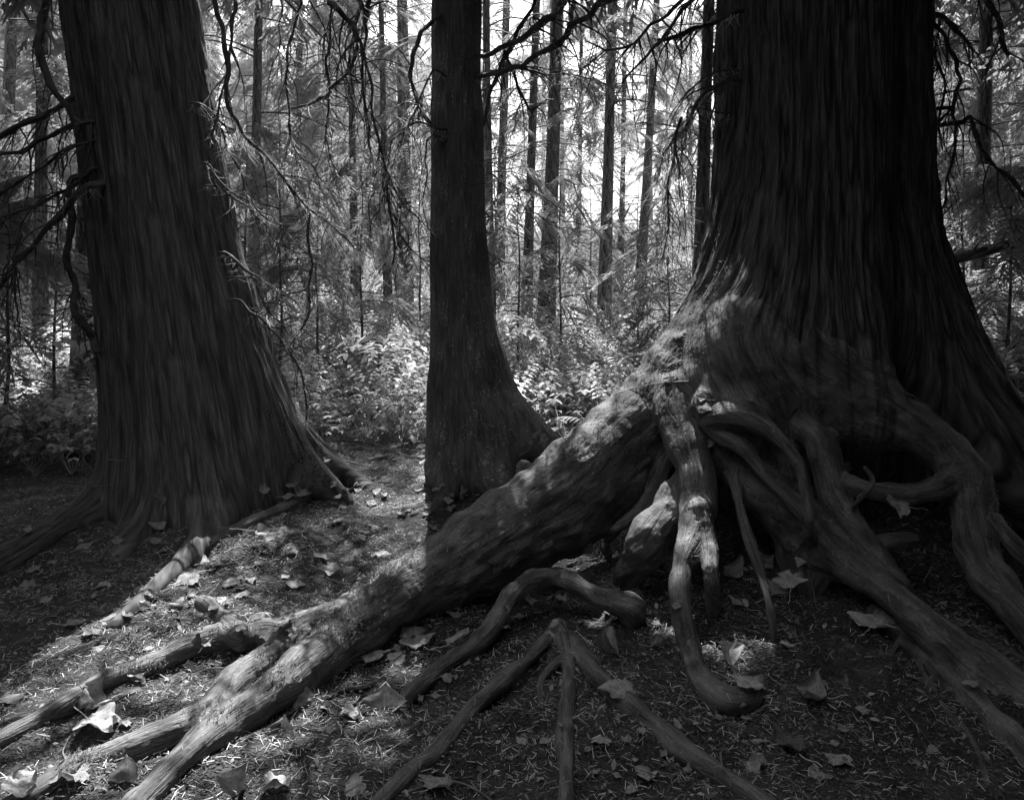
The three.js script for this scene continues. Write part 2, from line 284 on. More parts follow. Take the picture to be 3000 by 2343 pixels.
function partsOf(S, B, tree, trunkName, trunkMat) {
  const groups = new Map();
  for (let t = 0; t < S.idx.length; t += 3) {
    const a = S.idx[t], b = S.idx[t + 1], c = S.idx[t + 2];
    if ([a, b, c].every((v) => S.verts[v * 3 + 1] < H(S.verts[v * 3], S.verts[v * 3 + 2]) - 0.05)) continue;   // well under the soil
    const o = S.owner[a] === S.owner[b] ? S.owner[a] : S.owner[c], nm = o < 0 ? trunkName : B.roots[o].name + '|' + (B.roots[o].part ?? o);
    if (!groups.has(nm)) groups.set(nm, { list: [], o }); groups.get(nm).list.push(a, b, c, o);
  }
  const made = new Map();
  for (const [nm, { list, o }] of groups) {
    if (list.length < 40) continue;
    if (nm.startsWith('rootlet')) { // keep the longest run in the open
      const up = new Map(), find = (v) => { while (up.get(v) !== v) v = up.get(v); return v; };
      for (let t = 0; t < list.length; t += 4) { for (let k = 0; k < 3; k++) if (!up.has(list[t + k])) up.set(list[t + k], list[t + k]); for (let k = 1; k < 3; k++) { const a = find(list[t]), c = find(list[t + k]); if (a !== c) up.set(a, c); } }
      const size = new Map(); for (let t = 0; t < list.length; t += 4) { const f = find(list[t]); size.set(f, (size.get(f) || 0) + 1); }
      const most = [...size].sort((a, c) => c[1] - a[1])[0][0]; for (let t = list.length - 4; t >= 0; t -= 4) if (find(list[t]) !== most) list.splice(t, 4);
    }
    const map = new Map(), pos = [], nor = [], uv = [], idx = [];
    for (let t = 0; t < list.length; t += 4) {
      const ow = list[t + 3], per = S.period(ow); let u0 = null;
      for (let k = 0; k < 3; k++) {
        const v = list[t + k]; let U, W; if (S.owner[v] === ow) { U = S.uv[v * 2]; W = S.uv[v * 2 + 1]; } else [U, W] = S.uvFor(v, ow);
        let turn = 0; if (u0 === null) u0 = U; else { turn = Math.round((u0 - U) / per); U += turn * per; }
        const key = (v * 128 + ow + 1) * 4 + turn + 1; let m = map.get(key);
        if (m === undefined) { m = map.size; map.set(key, m); pos.push(S.verts[v * 3], S.verts[v * 3 + 1], S.verts[v * 3 + 2]); nor.push(S.normals[v * 3], S.normals[v * 3 + 1], S.normals[v * 3 + 2]); uv.push(U, W); }
        idx.push(m);
      }
    }
    const g = new THREE.BufferGeometry();
    g.setAttribute('position', new THREE.Float32BufferAttribute(pos, 3)); g.setAttribute('normal', new THREE.Float32BufferAttribute(nor, 3)); g.setAttribute('uv', new THREE.Float32BufferAttribute(uv, 2)); g.setIndex(idx);
    g.translate(-tree.position.x, -tree.position.y, -tree.position.z);
    made.set(nm, put(nm.split('|')[0], g, o < 0 ? trunkMat : B.roots[o].mat, tree));
  }
  return made;
}
const ang = (a) => Math.atan2(Math.sin(a), Math.cos(a)), bell = (a, w) => Math.exp(-((a / w) ** 2));
const part = (name, ptsList, mat = MAT.root, k = 0.04, id, flare) => ({ name, mat, k, pts: ptsList, part: id, flare });

// ---- the big cedar on the right, standing on its roots
const RT = { x: TREE_R.x, z: TREE_R.z };
function table(f) { // radius by angle and height, looked up
  const A = 1024, Y = 240, T = new Float32Array((A + 1) * Y); for (let j = 0; j < Y; j++) for (let i = 0; i <= A; i++) T[j * (A + 1) + i] = f((i / A - 0.5) * 2 * Math.PI, -0.4 + j * 0.02);
  return (th, y) => { const a = (th / (2 * Math.PI) + 0.5) * A, b = Math.min(Math.max((y + 0.4) / 0.02, 0), Y - 1.001), i = Math.min(a | 0, A - 1), j = b | 0, u = a - i, v = b - j, k = j * (A + 1) + i; return (T[k] * (1 - u) + T[k + 1] * u) * (1 - v) + (T[k + A + 1] * (1 - u) + T[k + A + 2] * u) * v; };
}
const radiusR = table((th, y) => {
  const yy = Math.max(y, 0.35);
  let r = 0.585 + 0.13 * Math.exp(-(yy - 0.9) / 0.6);
  r += 0.34 * bell(ang(th - 0.12), 0.55) * Math.exp(-(yy - 0.75) / 0.5) + 0.1 * bell(ang(th - Math.PI), 0.5) * Math.exp(-(yy - 1.2) / 0.8);
  r += 0.018 * Math.cos(3 * th + 0.4) + 0.014 * Math.sin(7 * th + 1.1 + 0.3 * y) + 0.008 * Math.sin(15 * th + 0.6 * Math.sin(y));
  const deep = Math.exp(-Math.max(0, yy - 0.9) / 0.55);
  for (const [a, w, g, low] of [[1.22, 0.14, 0.035, 0.24], [1.83, 0.1, 0.035, 0.0], [0.9, 0.1, 0.03, 0.08], [2.62, 0.12, 0.04, 0.16], [0.5, 0.12, 0.02, 0.08]]) r -= (g + low * deep) * bell(ang(th - a - 0.05 * Math.sin(y * 1.7)), w * (1 + 0.8 * deep));
  if (y < 0.8) r -= (0.8 - y) * 0.75 * bell(ang(th - 1.7), 0.9); if (y < 0.5) r -= (0.5 - y) * 0.4;
  return r;
});
function trunkR(x, y, z) {
  const dx = x - RT.x, dz = z - RT.z, rho = Math.sqrt(dx * dx + dz * dz); if (rho > 1.75) return (rho - 1.4) * 0.85;
  return (rho - radiusR(Math.atan2(dz, dx), y)) * 0.85;
}
const rootsR = [
  part('root', [[2250, 350, 4.55, 0.2], [2210, 600, 4.5, 0.2], [2160, 790, 4.42, 0.2], [2110, 930, 4.32, 0.2], [2000, 1080, 4.25, 0.2], [1880, 1225, 4.15, 0.2], [1750, 1336, 4.0, 0.2], [1600, 1466, 3.85, 0.195], [1450, 1560, 3.7, 0.175], [1300, 1660, 3.5, 0.15], [1150, 1756, 3.3, 0.14], [1020, 1850, 3.1, 0.125], [900, 1950, 0.07, 0.09], [797, 2035, 0.05, 0.072], [680, 2108, 0.04, 0.058], [586, 2180, 0.035, 0.05], [516, 2245, 0.03, 0.046], [422, 2338, 0.025, 0.044], [330, 2440, 0.02, 0.04]], MAT.rootDark, 0.14, 'A'),
  part('root', [[1960, 1240, 4.25, 0.16], [1850, 1380, 4.12, 0.17], [1720, 1480, 3.98, 0.18], [1590, 1570, 3.83, 0.16], [1450, 1640, 3.68, 0.13], [1330, 1700, 3.5, 0.1]], MAT.rootDark, 0.12, 'A'),
  part('root', [[960, 1830, 0.14, 0.08], [860, 1875, 0.1, 0.07], [703, 1990, 0.06, 0.058], [586, 2108, 0.045, 0.05], [422, 2180, 0.03, 0.045], [234, 2250, 0.02, 0.042], [70, 2345, 0.015, 0.038], [-60, 2420, 0.01, 0.035]], MAT.rootDark, 0.05),
  part('root', [[900, 1850, 0.12, 0.07], [750, 1862, 0.07, 0.05], [633, 1872, 0.06, 0.05], [539, 1898, 0.045, 0.044], [445, 1948, 0.035, 0.038], [305, 1994, 0.025, 0.033], [188, 2065, 0.03, 0.035], [94, 2120, 0.02, 0.03], [-30, 2180, 0.02, 0.025]], MAT.root, 0.05, 'B'),
  part('root', [[705, 1870, 0.09, 0.05], [655, 1820, 0.1, 0.03], [618, 1780, 0.12, 0.028], [592, 1766, 0.13, 0.03]], MAT.root, 0.03, 'B'),
  part('root', [[1190, 2050, 0, 0.03], [1225, 2012, 0.02, 0.034], [1328, 1932, 0.04, 0.036], [1422, 1862, 0.06, 0.038], [1469, 1787, 0.1, 0.04], [1507, 1735, 0.14, 0.042], [1563, 1700, 0.17, 0.043], [1633, 1692, 0.17, 0.045], [1694, 1715, 0.16, 0.043], [1750, 1748, 0.13, 0.045], [1810, 1765, 0.11, 0.052], [1850, 1785, 0.08, 0.06], [1850, 1835, -0.02, 0.06]], MAT.rootDark, 0.03),
  part('root', [[1640, 1835, 0.015, 0.03], [1608, 1868, 0.03, 0.031], [1560, 1920, 0.03, 0.024], [1469, 1998, 0.035, 0.028], [1375, 2087, 0.03, 0.029], [1281, 2200, 0.025, 0.029], [1211, 2256, 0.02, 0.028], [1120, 2345, 0.015, 0.027], [1050, 2430, 0.01, 0.025]], MAT.rootDark, 0.03),
  part('root', [[1628, 1848, 0.01, 0.034], [1692, 1898, 0.028, 0.036], [1740, 1980, 0.04, 0.034], [1844, 2068, 0.03, 0.036], [1938, 2135, 0.03, 0.036], [2000, 2205, 0.02, 0.036], [2094, 2260, 0.01, 0.034], [2200, 2330, 0, 0.032], [2300, 2400, -0.01, 0.03]], MAT.rootDark, 0.03),
  part('root', [[1650, 1880, 0.025, 0.032], [1668, 1990, 0.028, 0.026], [1655, 2153, 0.02, 0.031], [1660, 2280, 0.02, 0.027], [1652, 2420, 0.015, 0.028]], MAT.rootDark, 0.03),
  part('root', [[1640, 1930, 0.03, 0.016], [1590, 1985, 0.02, 0.012], [1582, 2035, 0.01, 0.011], [1592, 2090, -0.01, 0.008]], MAT.rootDark, 0.02),
  part('root', [[1968, 1150, 4.0, 0.09], [1982, 1250, 3.85, 0.095], [2030, 1360, 3.7, 0.095], [2047, 1456, 3.6, 0.09], [2030, 1566, 3.45, 0.07], [1997, 1662, 3.3, 0.05], [1995, 1772, 3.15, 0.047], [2019, 1896, 0.04, 0.047], [2047, 1980, 0.03, 0.045], [2115, 2050, 0.03, 0.05], [2198, 2045, 0.02, 0.04], [2239, 1978, -0.01, 0.025]], MAT.root, 0.05, 'V'),
  part('root', [[2050, 1500, 3.5, 0.06], [2075, 1600, 3.38, 0.042], [2085, 1700, 3.25, 0.038], [2090, 1810, -0.02, 0.03]], MAT.root, 0.05),
  part('root', [[2090, 1300, 3.8, 0.06], [2129, 1346, 3.75, 0.06], [2198, 1420, 3.65, 0.065], [2335, 1515, 3.5, 0.07], [2459, 1625, 3.35, 0.065], [2569, 1715, 3.2, 0.06], [2692, 1815, 3.0, 0.065], [2830, 1930, 2.85, 0.07], [3000, 2060, 2.7, 0.08], [3150, 2180, 2.6, 0.08]], MAT.rootDark, 0.04),
  part('root', [[2569, 1790, 0.03, 0.04], [2747, 1950, 0.02, 0.05], [2900, 2100, 0.01, 0.05], [3050, 2260, 0, 0.05]], MAT.rootDark, 0.04),
  part('root', [[2690, 1940, 0.015, 0.012], [2750, 2050, 0.012, 0.013], [2820, 2130, 0.012, 0.013], [2868, 2210, 0.01, 0.012], [2900, 2320, 0, 0.01]], MAT.rootDark, 0.02),
  part('root', [[2047, 1195, 3.75, 0.012], [2102, 1277, 3.65, 0.016], [2170, 1310, 3.58, 0.02], [2225, 1373, 3.5, 0.02], [2321, 1483, 3.4, 0.015], [2365, 1530, 3.36, 0.012]], MAT.root, 0.012),
  part('root', [[2070, 1235, 3.68, 0.012], [2140, 1222, 3.6, 0.02], [2215, 1240, 3.54, 0.022], [2285, 1290, 3.48, 0.022], [2340, 1360, 3.42, 0.024], [2365, 1450, 3.37, 0.024], [2372, 1560, 3.32, 0.02], [2374, 1640, 0, 0.015]], MAT.root, 0.012),
  part('root', [[2360, 250, 4.5, 0.2], [2330, 520, 4.38, 0.2], [2280, 740, 4.25, 0.2], [2215, 910, 4.1, 0.185], [2175, 1035, 3.92, 0.235], [2195, 1150, 3.88, 0.215], [2235, 1260, 3.85, 0.165], [2285, 1380, 3.78, 0.13], [2325, 1500, 3.7, 0.115], [2350, 1620, 3.6, 0.1], [2360, 1720, 3.5, 0.08]], MAT.rootPale, 0.3, 'K'),
  part('root', [[2130, 1040, 4.05, 0.12], [2115, 1150, 4.0, 0.09], [2135, 1235, 3.9, 0.06]], MAT.rootPale, 0.05, 'K'),
  part('root', [[2420, 350, 4.6, 0.2], [2390, 650, 4.42, 0.2], [2385, 880, 4.2, 0.21], [2400, 1030, 3.95, 0.22], [2480, 1142, 3.83, 0.165], [2610, 1215, 3.75, 0.125], [2720, 1285, 3.65, 0.115], [2802, 1355, 3.55, 0.11], [2845, 1435, 3.45, 0.1], [2850, 1530, 3.35, 0.09], [2865, 1630, 3.25, 0.085], [2930, 1730, 3.1, 0.075], [3020, 1830, 2.95, 0.07], [3150, 1970, 0.02, 0.07]], MAT.root, 0.3),
  part('root', [[2810, 1370, 3.5, 0.06], [2750, 1425, 3.42, 0.055], [2680, 1445, 3.4, 0.05], [2610, 1445, 3.4, 0.047], [2540, 1435, 3.42, 0.045], [2470, 1410, 3.5, 0.04]], MAT.rootDark, 0.05),
  part('root', [[2535, 1371, 3.36, 0.011], [2558, 1413, 3.33, 0.013], [2507, 1479, 3.28, 0.011], [2490, 1520, 0, 0.01]], MAT.rootDark, 0.01),
  part('root', [[2540, 780, 4.3, 0.28], [2680, 990, 4.2, 0.28], [2780, 1130, 4.1, 0.26], [2890, 1270, 3.95, 0.23], [3020, 1410, 3.8, 0.2], [3150, 1520, 3.7, 0.18]], MAT.cedar, 0.18, undefined, true),
  part('root', [[2680, 830, 4.6, 0.2], [2790, 1040, 4.6, 0.2], [2880, 1185, 4.6, 0.18], [3000, 1330, 4.6, 0.18], [3150, 1440, 4.6, 0.15]], MAT.cedar, 0.18, undefined, true),
  part('root', [[2335, 1240, 3.75, 0.07], [2400, 1290, 3.62, 0.075], [2425, 1370, 3.55, 0.075], [2440, 1440, 3.5, 0.07], [2490, 1530, 3.4, 0.06], [2580, 1640, 3.3, 0.05], [2640, 1710, 3.2, 0.035], [2690, 1770, 0, 0.02]], MAT.root, 0.03, 'P'),
  part('root', [[2400, 1285, 3.62, 0.05], [2440, 1275, 3.6, 0.035]], MAT.root, 0.03, 'P'),
  part('root', [[1965, 1330, 4.0, 0.05], [1930, 1400, 3.95, 0.045], [1890, 1480, 3.85, 0.04], [1810, 1550, 3.75, 0.03], [1770, 1590, 0, 0.02]], MAT.rootDark, 0.03),
  part('root', [[2020, 1420, 3.75, 0.08], [1945, 1520, 3.66, 0.1], [1885, 1610, 3.55, 0.09], [1830, 1710, 0, 0.07]], MAT.rootDark, 0.05),
  part('root', [[2150, 1390, 3.66, 0.03], [2165, 1470, 3.5, 0.024], [2186, 1552, 3.37, 0.022], [2225, 1662, 3.25, 0.022], [2258, 1786, 3.1, 0.018], [2268, 1895, -0.01, 0.012]], MAT.root, 0.02),
  part('root', [[2920, 1520, 3.25, 0.03], [2960, 1580, 3.15, 0.03], [3020, 1650, 3.1, 0.03]], MAT.rootDark, 0.02),
  part('root', [[2545, 1610, 3.4, 0.03], [2600, 1585, 3.36, 0.037], [2670, 1580, 3.36, 0.03]], MAT.rootDark, 0.03),
  part('root', [[3050, 1960, 0.02, 0.012], [2900, 1880, 0.01, 0.011], [2800, 1855, 0.01, 0.01], [2700, 1800, 0.01, 0.01]], MAT.rootDark, 0.01),
];
{ // thin secondary roots running over the soil from under the big ones
  const q = rng(61);
  for (const [px, py, a, L] of [[1500, 1690, 200, 260], [1380, 1760, 190, 200], [1250, 1850, 215, 220], [1750, 1640, 160, 170], [1900, 1640, 120, 220], [2150, 1650, 75, 260], [2250, 1640, 60, 240], [2420, 1700, 70, 330], [2500, 1760, 50, 300], [2650, 1860, 95, 330], [2350, 1850, 60, 300], [2780, 1640, 70, 260], [2700, 1640, 110, 200], [1100, 2000, 170, 200], [820, 2120, 160, 220], [560, 1780, 190, 260], [420, 2020, 175, 240], [1550, 1960, 120, 170], [1800, 2060, 100, 220], [2100, 2080, 60, 260], [2480, 1980, 60, 330], [2900, 1720, 100, 260], [640, 1650, 215, 260], [900, 1560, 190, 240]]) {
    const pts = []; let an = a * R, x = px, y = py; const r0 = 0.006 + 0.009 * q();
    for (let i = 0; i < 6; i++) { pts.push([x, y, 0.012 + 0.008 * Math.sin(i * 1.9 + px) - (i === 5 ? 0.03 : 0), r0 * (1 - i * 0.12)]); an += (q() - 0.5) * 0.9; x += Math.cos(an) * L / 5; y += Math.abs(Math.sin(an)) * L / 5 * 0.7; }
    rootsR.push(part('rootlet', pts, MAT.rootDark, 0.01));
  }
}
const bodyR = body(trunkR, rootsR);
// ---- the dark leaning trunk on the left
function trunkL(x, y, z) {
  const ax = -2.07 - 0.152 * y, dx = x - ax, dz = z + 5, rho = Math.sqrt(dx * dx + dz * dz); if (rho > 1.6) return (rho - 1.2) * 0.85;
  return (rho - radiusL(Math.atan2(dz, dx), y)) * 0.85;
}
const radiusL = table((th, y) => {
  let r = 0.375 + 0.24 * Math.exp(-Math.max(y, 0) / 1.9) + 0.05 * Math.exp(-Math.max(y + 0.1, 0) / 0.25);
  r += 0.012 * Math.sin(5 * th + 1) + 0.008 * Math.sin(11 * th + 0.5 * y) + 0.03 * Math.exp(-Math.max(y, 0) / 0.5) * Math.sin(4 * th + 2);
  return r;
});
const bodyL = body(trunkL, [
  part('root', [[620, 900, 4.95, 0.2], [700, 1120, 4.95, 0.2], [800, 1265, 4.95, 0.15], [890, 1370, 4.95, 0.11], [960, 1430, 4.95, 0.08], [1010, 1475, 0.02, 0.06]], MAT.fibre, 0.2, undefined, true),
  part('root', [[660, 900, 5.25, 0.14], [760, 1130, 5.3, 0.14], [860, 1265, 5.35, 0.11], [960, 1355, 5.4, 0.08], [1050, 1420, 0.02, 0.06], [1110, 1450, 0, 0.04]], MAT.fibre, 0.2, undefined, true),
  part('root', [[430, 1240, 4.95, 0.15], [365, 1410, 4.8, 0.12], [250, 1505, 4.55, 0.1], [90, 1600, 0.05, 0.09], [-40, 1680, 0.04, 0.1], [-200, 1760, 0.02, 0.08]], MAT.fibre, 0.2),
  part('root', [[600, 1300, 4.8, 0.14], [650, 1460, 4.6, 0.1], [610, 1560, 0.03, 0.07], [520, 1660, 0.03, 0.05], [440, 1740, 0.02, 0.035], [330, 1840, 0, 0.03]], MAT.fibre, 0.2, undefined, true),
  part('root', [[470, 1350, 4.7, 0.14], [420, 1520, 0.03, 0.09], [330, 1640, 0, 0.06]], MAT.fibre, 0.2, undefined, true),
  part('root', [[880, 1450, 0.04, 0.05], [830, 1490, 0.03, 0.035], [690, 1548, 0.025, 0.03], [600, 1600, 0.03, 0.03], [540, 1650, 0.02, 0.028], [450, 1720, 0, 0.025]], MAT.root, 0.03),
]);
// ---- the slender middle trunk with its bent foot
function trunkM(x, y, z) {
  const ax = -0.412 + 0.075 * Math.exp(-Math.max(y, 0) / 0.5), dx = x - ax, dz = z + 5.4, rho = Math.sqrt(dx * dx + dz * dz); if (rho > 1.2) return (rho - 0.8) * 0.85;
  return (rho - radiusM(Math.atan2(dz, dx), y)) * 0.85;
}
const radiusM = table((th, y) => {
  let r = 0.177 + 0.012 * Math.exp(-y) + 0.1 * Math.exp(-Math.max(y - 0.2, 0) / 0.42);
  r += 0.005 * Math.sin(5 * th + 1 + 0.4 * y) + 0.02 * Math.exp(-Math.max(y, 0) / 0.4) * Math.sin(5 * th + 2);
  return r;
});
const bodyM = body(trunkM, [
  part('root', [[1345, 350, 5.46, 0.06], [1352, 650, 5.44, 0.09], [1372, 870, 5.41, 0.12], [1412, 1040, 5.36, 0.145], [1470, 1180, 5.3, 0.15], [1548, 1268, 5.25, 0.14], [1630, 1345, 5.2, 0.13], [1720, 1440, 5.15, 0.12]], MAT.speck, 0.24, undefined, true),
  part('root', [[1350, 1150, 5.3, 0.15], [1330, 1350, 5.15, 0.1], [1290, 1470, 0.02, 0.05], [1210, 1510, 0, 0.025]], MAT.speck, 0.2, undefined, true),
  part('root', [[1430, 1250, 5.2, 0.14], [1460, 1400, 5.05, 0.11], [1470, 1500, 0.02, 0.08]], MAT.speck, 0.2, undefined, true),
]);
// first thing a line of sight meets: ground or one of the three trees
function hit(px, py) {
  const dx = (px - 1500) / F, dy = -(py - 800) / F, l = Math.hypot(dx, dy, 1); let d = 1.3;
  for (let i = 0; i < 400 && d < 40; i++) {
    const x = dx * d, y = EYE + dy * d, z = -d;
    const s = Math.min(bodyR.dist(x, y, z), bodyL.dist(x, y, z), bodyM.dist(x, y, z), (y - H(x, z)) * 0.7);
    if (s < 0.003) break; d += Math.max(0.003, s * 0.8) / l;
  }
  const p = pp(px, py, d), e = 0.02, all = (x, y, z) => Math.min(bodyR.dist(x, y, z), bodyL.dist(x, y, z), bodyM.dist(x, y, z), y - H(x, z));
  const n = new V3(all(p.x + e, p.y, p.z) - all(p.x - e, p.y, p.z), all(p.x, p.y + e, p.z) - all(p.x, p.y - e, p.z), all(p.x, p.y, p.z + e) - all(p.x, p.y, p.z - e)).normalize();
  return { p, n, d };
}
function barkGrain(cx, cz, R0, a1, a2, seed, f1 = 20) {
  const f = (x, y, z) => {
    const c = cx(y), th = Math.atan2(z - cz, x - c), u = th * R0, w = u + 0.05 * noise(u * 2.2, y * 0.9, seed) + 0.012 * noise(u * 9, y * 4, seed);
    const rid = 0.5 - Math.abs(noise(w * f1, y * 0.75, seed)), fine = noise(w * f1 * 2.7, y * 2.4, seed + 5), strip = noise(w * f1 * 0.45, y * 0.35, seed + 9);
    const plate = Math.max(0, noise(w * 13, y * 5.5, seed + 13) - 0.25);
    const out = Math.sqrt((x - c) ** 2 + (z - cz) ** 2); return [Math.round(6.2832 * R0 / 0.5) / 6.2832 * th, (y - 0.7 * out) / 0.9, a1 * (rid * 1.6 + strip * 0.8) + a2 * fine + a2 * 2.2 * plate + 0.012 * noise(x * 4, y * 2, z * 4)];
  };
  f.period = Math.round(6.2832 * R0 / 0.5);
  return f;
}
function groundY(x, z) { // soil and needles banked against the roots
  let y = H(x, z); const d = -z;
  if (d > 1.6 && d < 6.4 && Math.abs(x) < 3.4) { const s = Math.min(bodyR.dist(x, y, z), bodyL.dist(x, y, z), bodyM.dist(x, y, z)); if (s < 0.2) y += 0.036 * Math.exp(-((Math.max(s, 0) / 0.09) ** 2)) * (0.6 + noise(x * 5, d * 5, 2)); }
  return y;
}
{
  const xs = axis([[-160, -14, 12, 0.6], [-14, -3.6, 0.5, 0.04], [-3.6, 3.6, 0.028, 0.028], [3.6, 14, 0.04, 0.5], [14, 160, 0.6, 12]]);
  const ds = axis([[-160, -8, 12, 0.6], [-8, 1.7, 0.5, 0.06], [1.7, 6.6, 0.026, 0.026], [6.6, 16, 0.04, 0.4], [16, 200, 0.5, 14]]);
  const pos = [], uv = [], idx = [], nx = xs.length;
  for (const d of ds) for (const x of xs) {
    const y = groundY(x, -d);
    pos.push(x, y, -d); uv.push(x / 0.7, d / 0.7); }
  for (let j = 0; j < ds.length - 1; j++) for (let i = 0; i < nx - 1; i++) { const a = j * nx + i; idx.push(a, a + 1, a + nx, a + 1, a + nx + 1, a + nx); }
  const g = put('forest_floor', geoFrom(pos, idx, uv), MAT.soil, scene, 'structure');
  g.userData.label = 'dark forest floor of soil and needles';
}
const bigCedar = thing('cedar_tree', 'massive dark cedar standing high on a fan of exposed roots', 'tree', new V3(RT.x, H(RT.x, RT.z), RT.z));
partsOf(meshBody(bodyR, 0.0095, [-2.2, -0.15, -5.35], [3.2, 3.75, -1.6], { trunk: barkGrain(() => RT.x, RT.z, 0.66, 0.026, 0.013, 1, 24), root: 1 }), bodyR, bigCedar, 'trunk', MAT.cedar);
const leftTree = thing('cedar_tree', 'broad near-black leaning trunk with flared foot and one lit edge', 'tree', new V3(-2.1, H(-2.1, -5), -5));
partsOf(meshBody(bodyL, 0.012, [-3.9, -0.15, -6], [-0.6, 3.75, -2.4], { trunk: barkGrain((y) => -2.07 - 0.152 * y, -5, 0.5, 0.015, 0.007, 21, 26), root: 1 }), bodyL, leftTree, 'trunk', MAT.fibre);
const midTree = thing('conifer_tree', 'slender straight trunk with lichen specks and a foot bent sideways', 'tree', new V3(-0.4, H(-0.4, -5.4), -5.4));
partsOf(meshBody(bodyM, 0.0095, [-1, -0.1, -6], [1, 3.85, -4.6], { trunk: barkGrain((y) => -0.412 + 0.075 * Math.exp(-Math.max(y, 0) / 0.5), -5.4, 0.2, 0.004, 0.0025, 41, 34), root: 0.7 }), bodyM, midTree, 'trunk', MAT.speck);
// trunks go on above the frame
function upper(tree, x0, z0, y0, y1, r0, r1, lean, mat) {
  const g = tube([new V3(x0, y0, z0), new V3(x0 + lean * 0.5, (y0 + y1) / 2, z0), new V3(x0 + lean, y1, z0)], [r0, lerp(r0, r1, 0.5), r1], { sides: 20, seg: 20, rough: 0.03 });
  put('upper_trunk', g.translate(-tree.position.x, -tree.position.y, -tree.position.z), mat, tree);
}
upper(bigCedar, RT.x, RT.z, 3.68, 19, 0.555, 0.16, 0, MAT.cedar);
upper(leftTree, -2.64, -5, 3.68, 18, 0.385, 0.1, -1.2, MAT.fibre);
upper(midTree, -0.412, -5.4, 3.78, 14, 0.172, 0.05, 0, MAT.speck);
// ------------------------------------------------------------------ branches of the three near trees (points in a 2184-wide view, with depth)
const S = 3000 / 2184;
function bpt(p, d) { return pp(p[0] * S, p[1] * S, p[2] ?? d); }
const strand = (() => { // a thread of hanging lichen
  const pos = [], idx = []; for (let i = 0; i <= 3; i++) { const t = i / 3, w = 0.0016 * (1 - t * 0.9), x = 0.06 * t * t; pos.push(x - w, -t, 0, x + w, -t, w); if (i < 3) { const q = i * 2; idx.push(q, q + 1, q + 2, q + 1, q + 3, q + 2); } }
  return geoFrom(pos, idx);
})();
function branch(tree, d, list, r0, r1, o = {}) {
  const q = rng(list[0][0] * 13 + list[0][1] * 7 + 5), pts = list.map((p, i) => bpt(p, d + (o.dd || 0) * i / (list.length - 1)));
  for (let i = 1; i < pts.length; i++) pts[i].z += (q() - 0.5) * 0.08;
  if (o.from) pts.unshift(o.from);
  else { const body = tree === leftTree ? bodyL : tree === midTree ? bodyM : bodyR, p = pts[0], s = body.trunk(p.x, p.y, p.z); if (s > -0.12 && s < 0.3) { const c = tree === leftTree ? new V3(-2.07 - 0.152 * p.y, p.y, -5) : tree === midTree ? new V3(-0.4, p.y, -5.4) : new V3(RT.x, p.y, RT.z); pts.unshift(p.clone().add(c.sub(p).setLength(s / 0.85 + 0.12))); } }
  for (let i = pts.length - 2; i >= 0; i--) { const l = pts[i].distanceTo(pts[i + 1]); pts.splice(i + 1, 0, pts[i].clone().lerp(pts[i + 1], 0.35 + 0.3 * q()).add(new V3((q() - 0.5) * l * 0.16, (q() - 0.5) * l * 0.16, (q() - 0.5) * l * 0.2))); }
  const seed = q() * 50, fat = pts.map((_, i) => 0.8 * lerp(r0, r1, i / (pts.length - 1)) * (0.85 + 0.35 * q())), parts = [tube(pts, fat, { sides: 7, seg: pts.length * 5, rough: 0.42, seed })];
  const curve = new THREE.CatmullRomCurve3(pts, false, 'centripetal'), nt = Math.round((o.twigs ?? 6) * 1.8), hang = [];
  for (let i = 0; i < nt; i++) {
    const t = 0.15 + 0.8 * q(), p = curve.getPoint(t), T = curve.getTangent(t), L = (o.tl || 0.35) * (0.3 + q());
    const dir = new V3(q() - 0.5, -0.25 - 0.8 * q(), q() - 0.5).add(T.multiplyScalar(0.5)).normalize(), side = new V3(q() - 0.5, 0.3, q() - 0.5).multiplyScalar(0.35 * L);
    const a = p, b = p.clone().addScaledVector(dir, L * 0.5).add(side), c = p.clone().addScaledVector(dir, L).add(new V3(0, -L * 0.2 * q(), 0));
    const rr = Math.min(lerp(r0, r1, t) * 0.5, 0.006); parts.push(tube([a, b, c], [rr, rr * 0.7, 0.001], { sides: 4, seg: 7, rough: 0.25, seed: seed + i }));
    if (q() < 0.5) { const e = b.clone().add(new V3((q() - 0.5) * L * 0.5, -L * 0.35, (q() - 0.5) * L * 0.5)); parts.push(tube([b, b.clone().lerp(e, 0.5).add(new V3(0.01, 0.01, 0)), e], [rr * 0.6, rr * 0.4, 0.0008], { sides: 3, seg: 5 })); }
  }
  const g = mergeGeometries(parts); g.translate(-tree.position.x, -tree.position.y, -tree.position.z);
  const b = put('branch', g, MAT.branch, tree);
  const nl = o.lichen || 0, mats = [];
  for (let i = 0; i < nl; i++) {
    const t = (o.l0 ?? 0) + ((o.l1 ?? 1) - (o.l0 ?? 0)) * q(), p = curve.getPoint(t).sub(tree.position); p.y -= lerp(r0, r1, t) * 0.6; p.x += (q() - 0.5) * r0; p.z += (q() - 0.5) * r0;
    const clump = Math.pow(Math.max(0.1, 0.5 + noise(t * 9 + seed, 3)), 2), L = (o.ll || 0.07) * (0.25 + q()) * (0.4 + 1.6 * clump);
    mats.push(M4(p, QE((q() - 0.5) * 0.4, q() * 6.28, (q() - 0.5) * 0.5), new V3(1 + q(), L, 1 + q())));
  }
  if (mats.length) instanced('lichen', strand, MAT.lichen, mats, b, 'stuff');
  return b;
}
const topL = (y, x = -2.5) => new V3(x, y, -4.7), topM = (y) => new V3(-0.4, y, -5.3), topR = (y, x = 1.5) => new V3(x, y, -4.3);
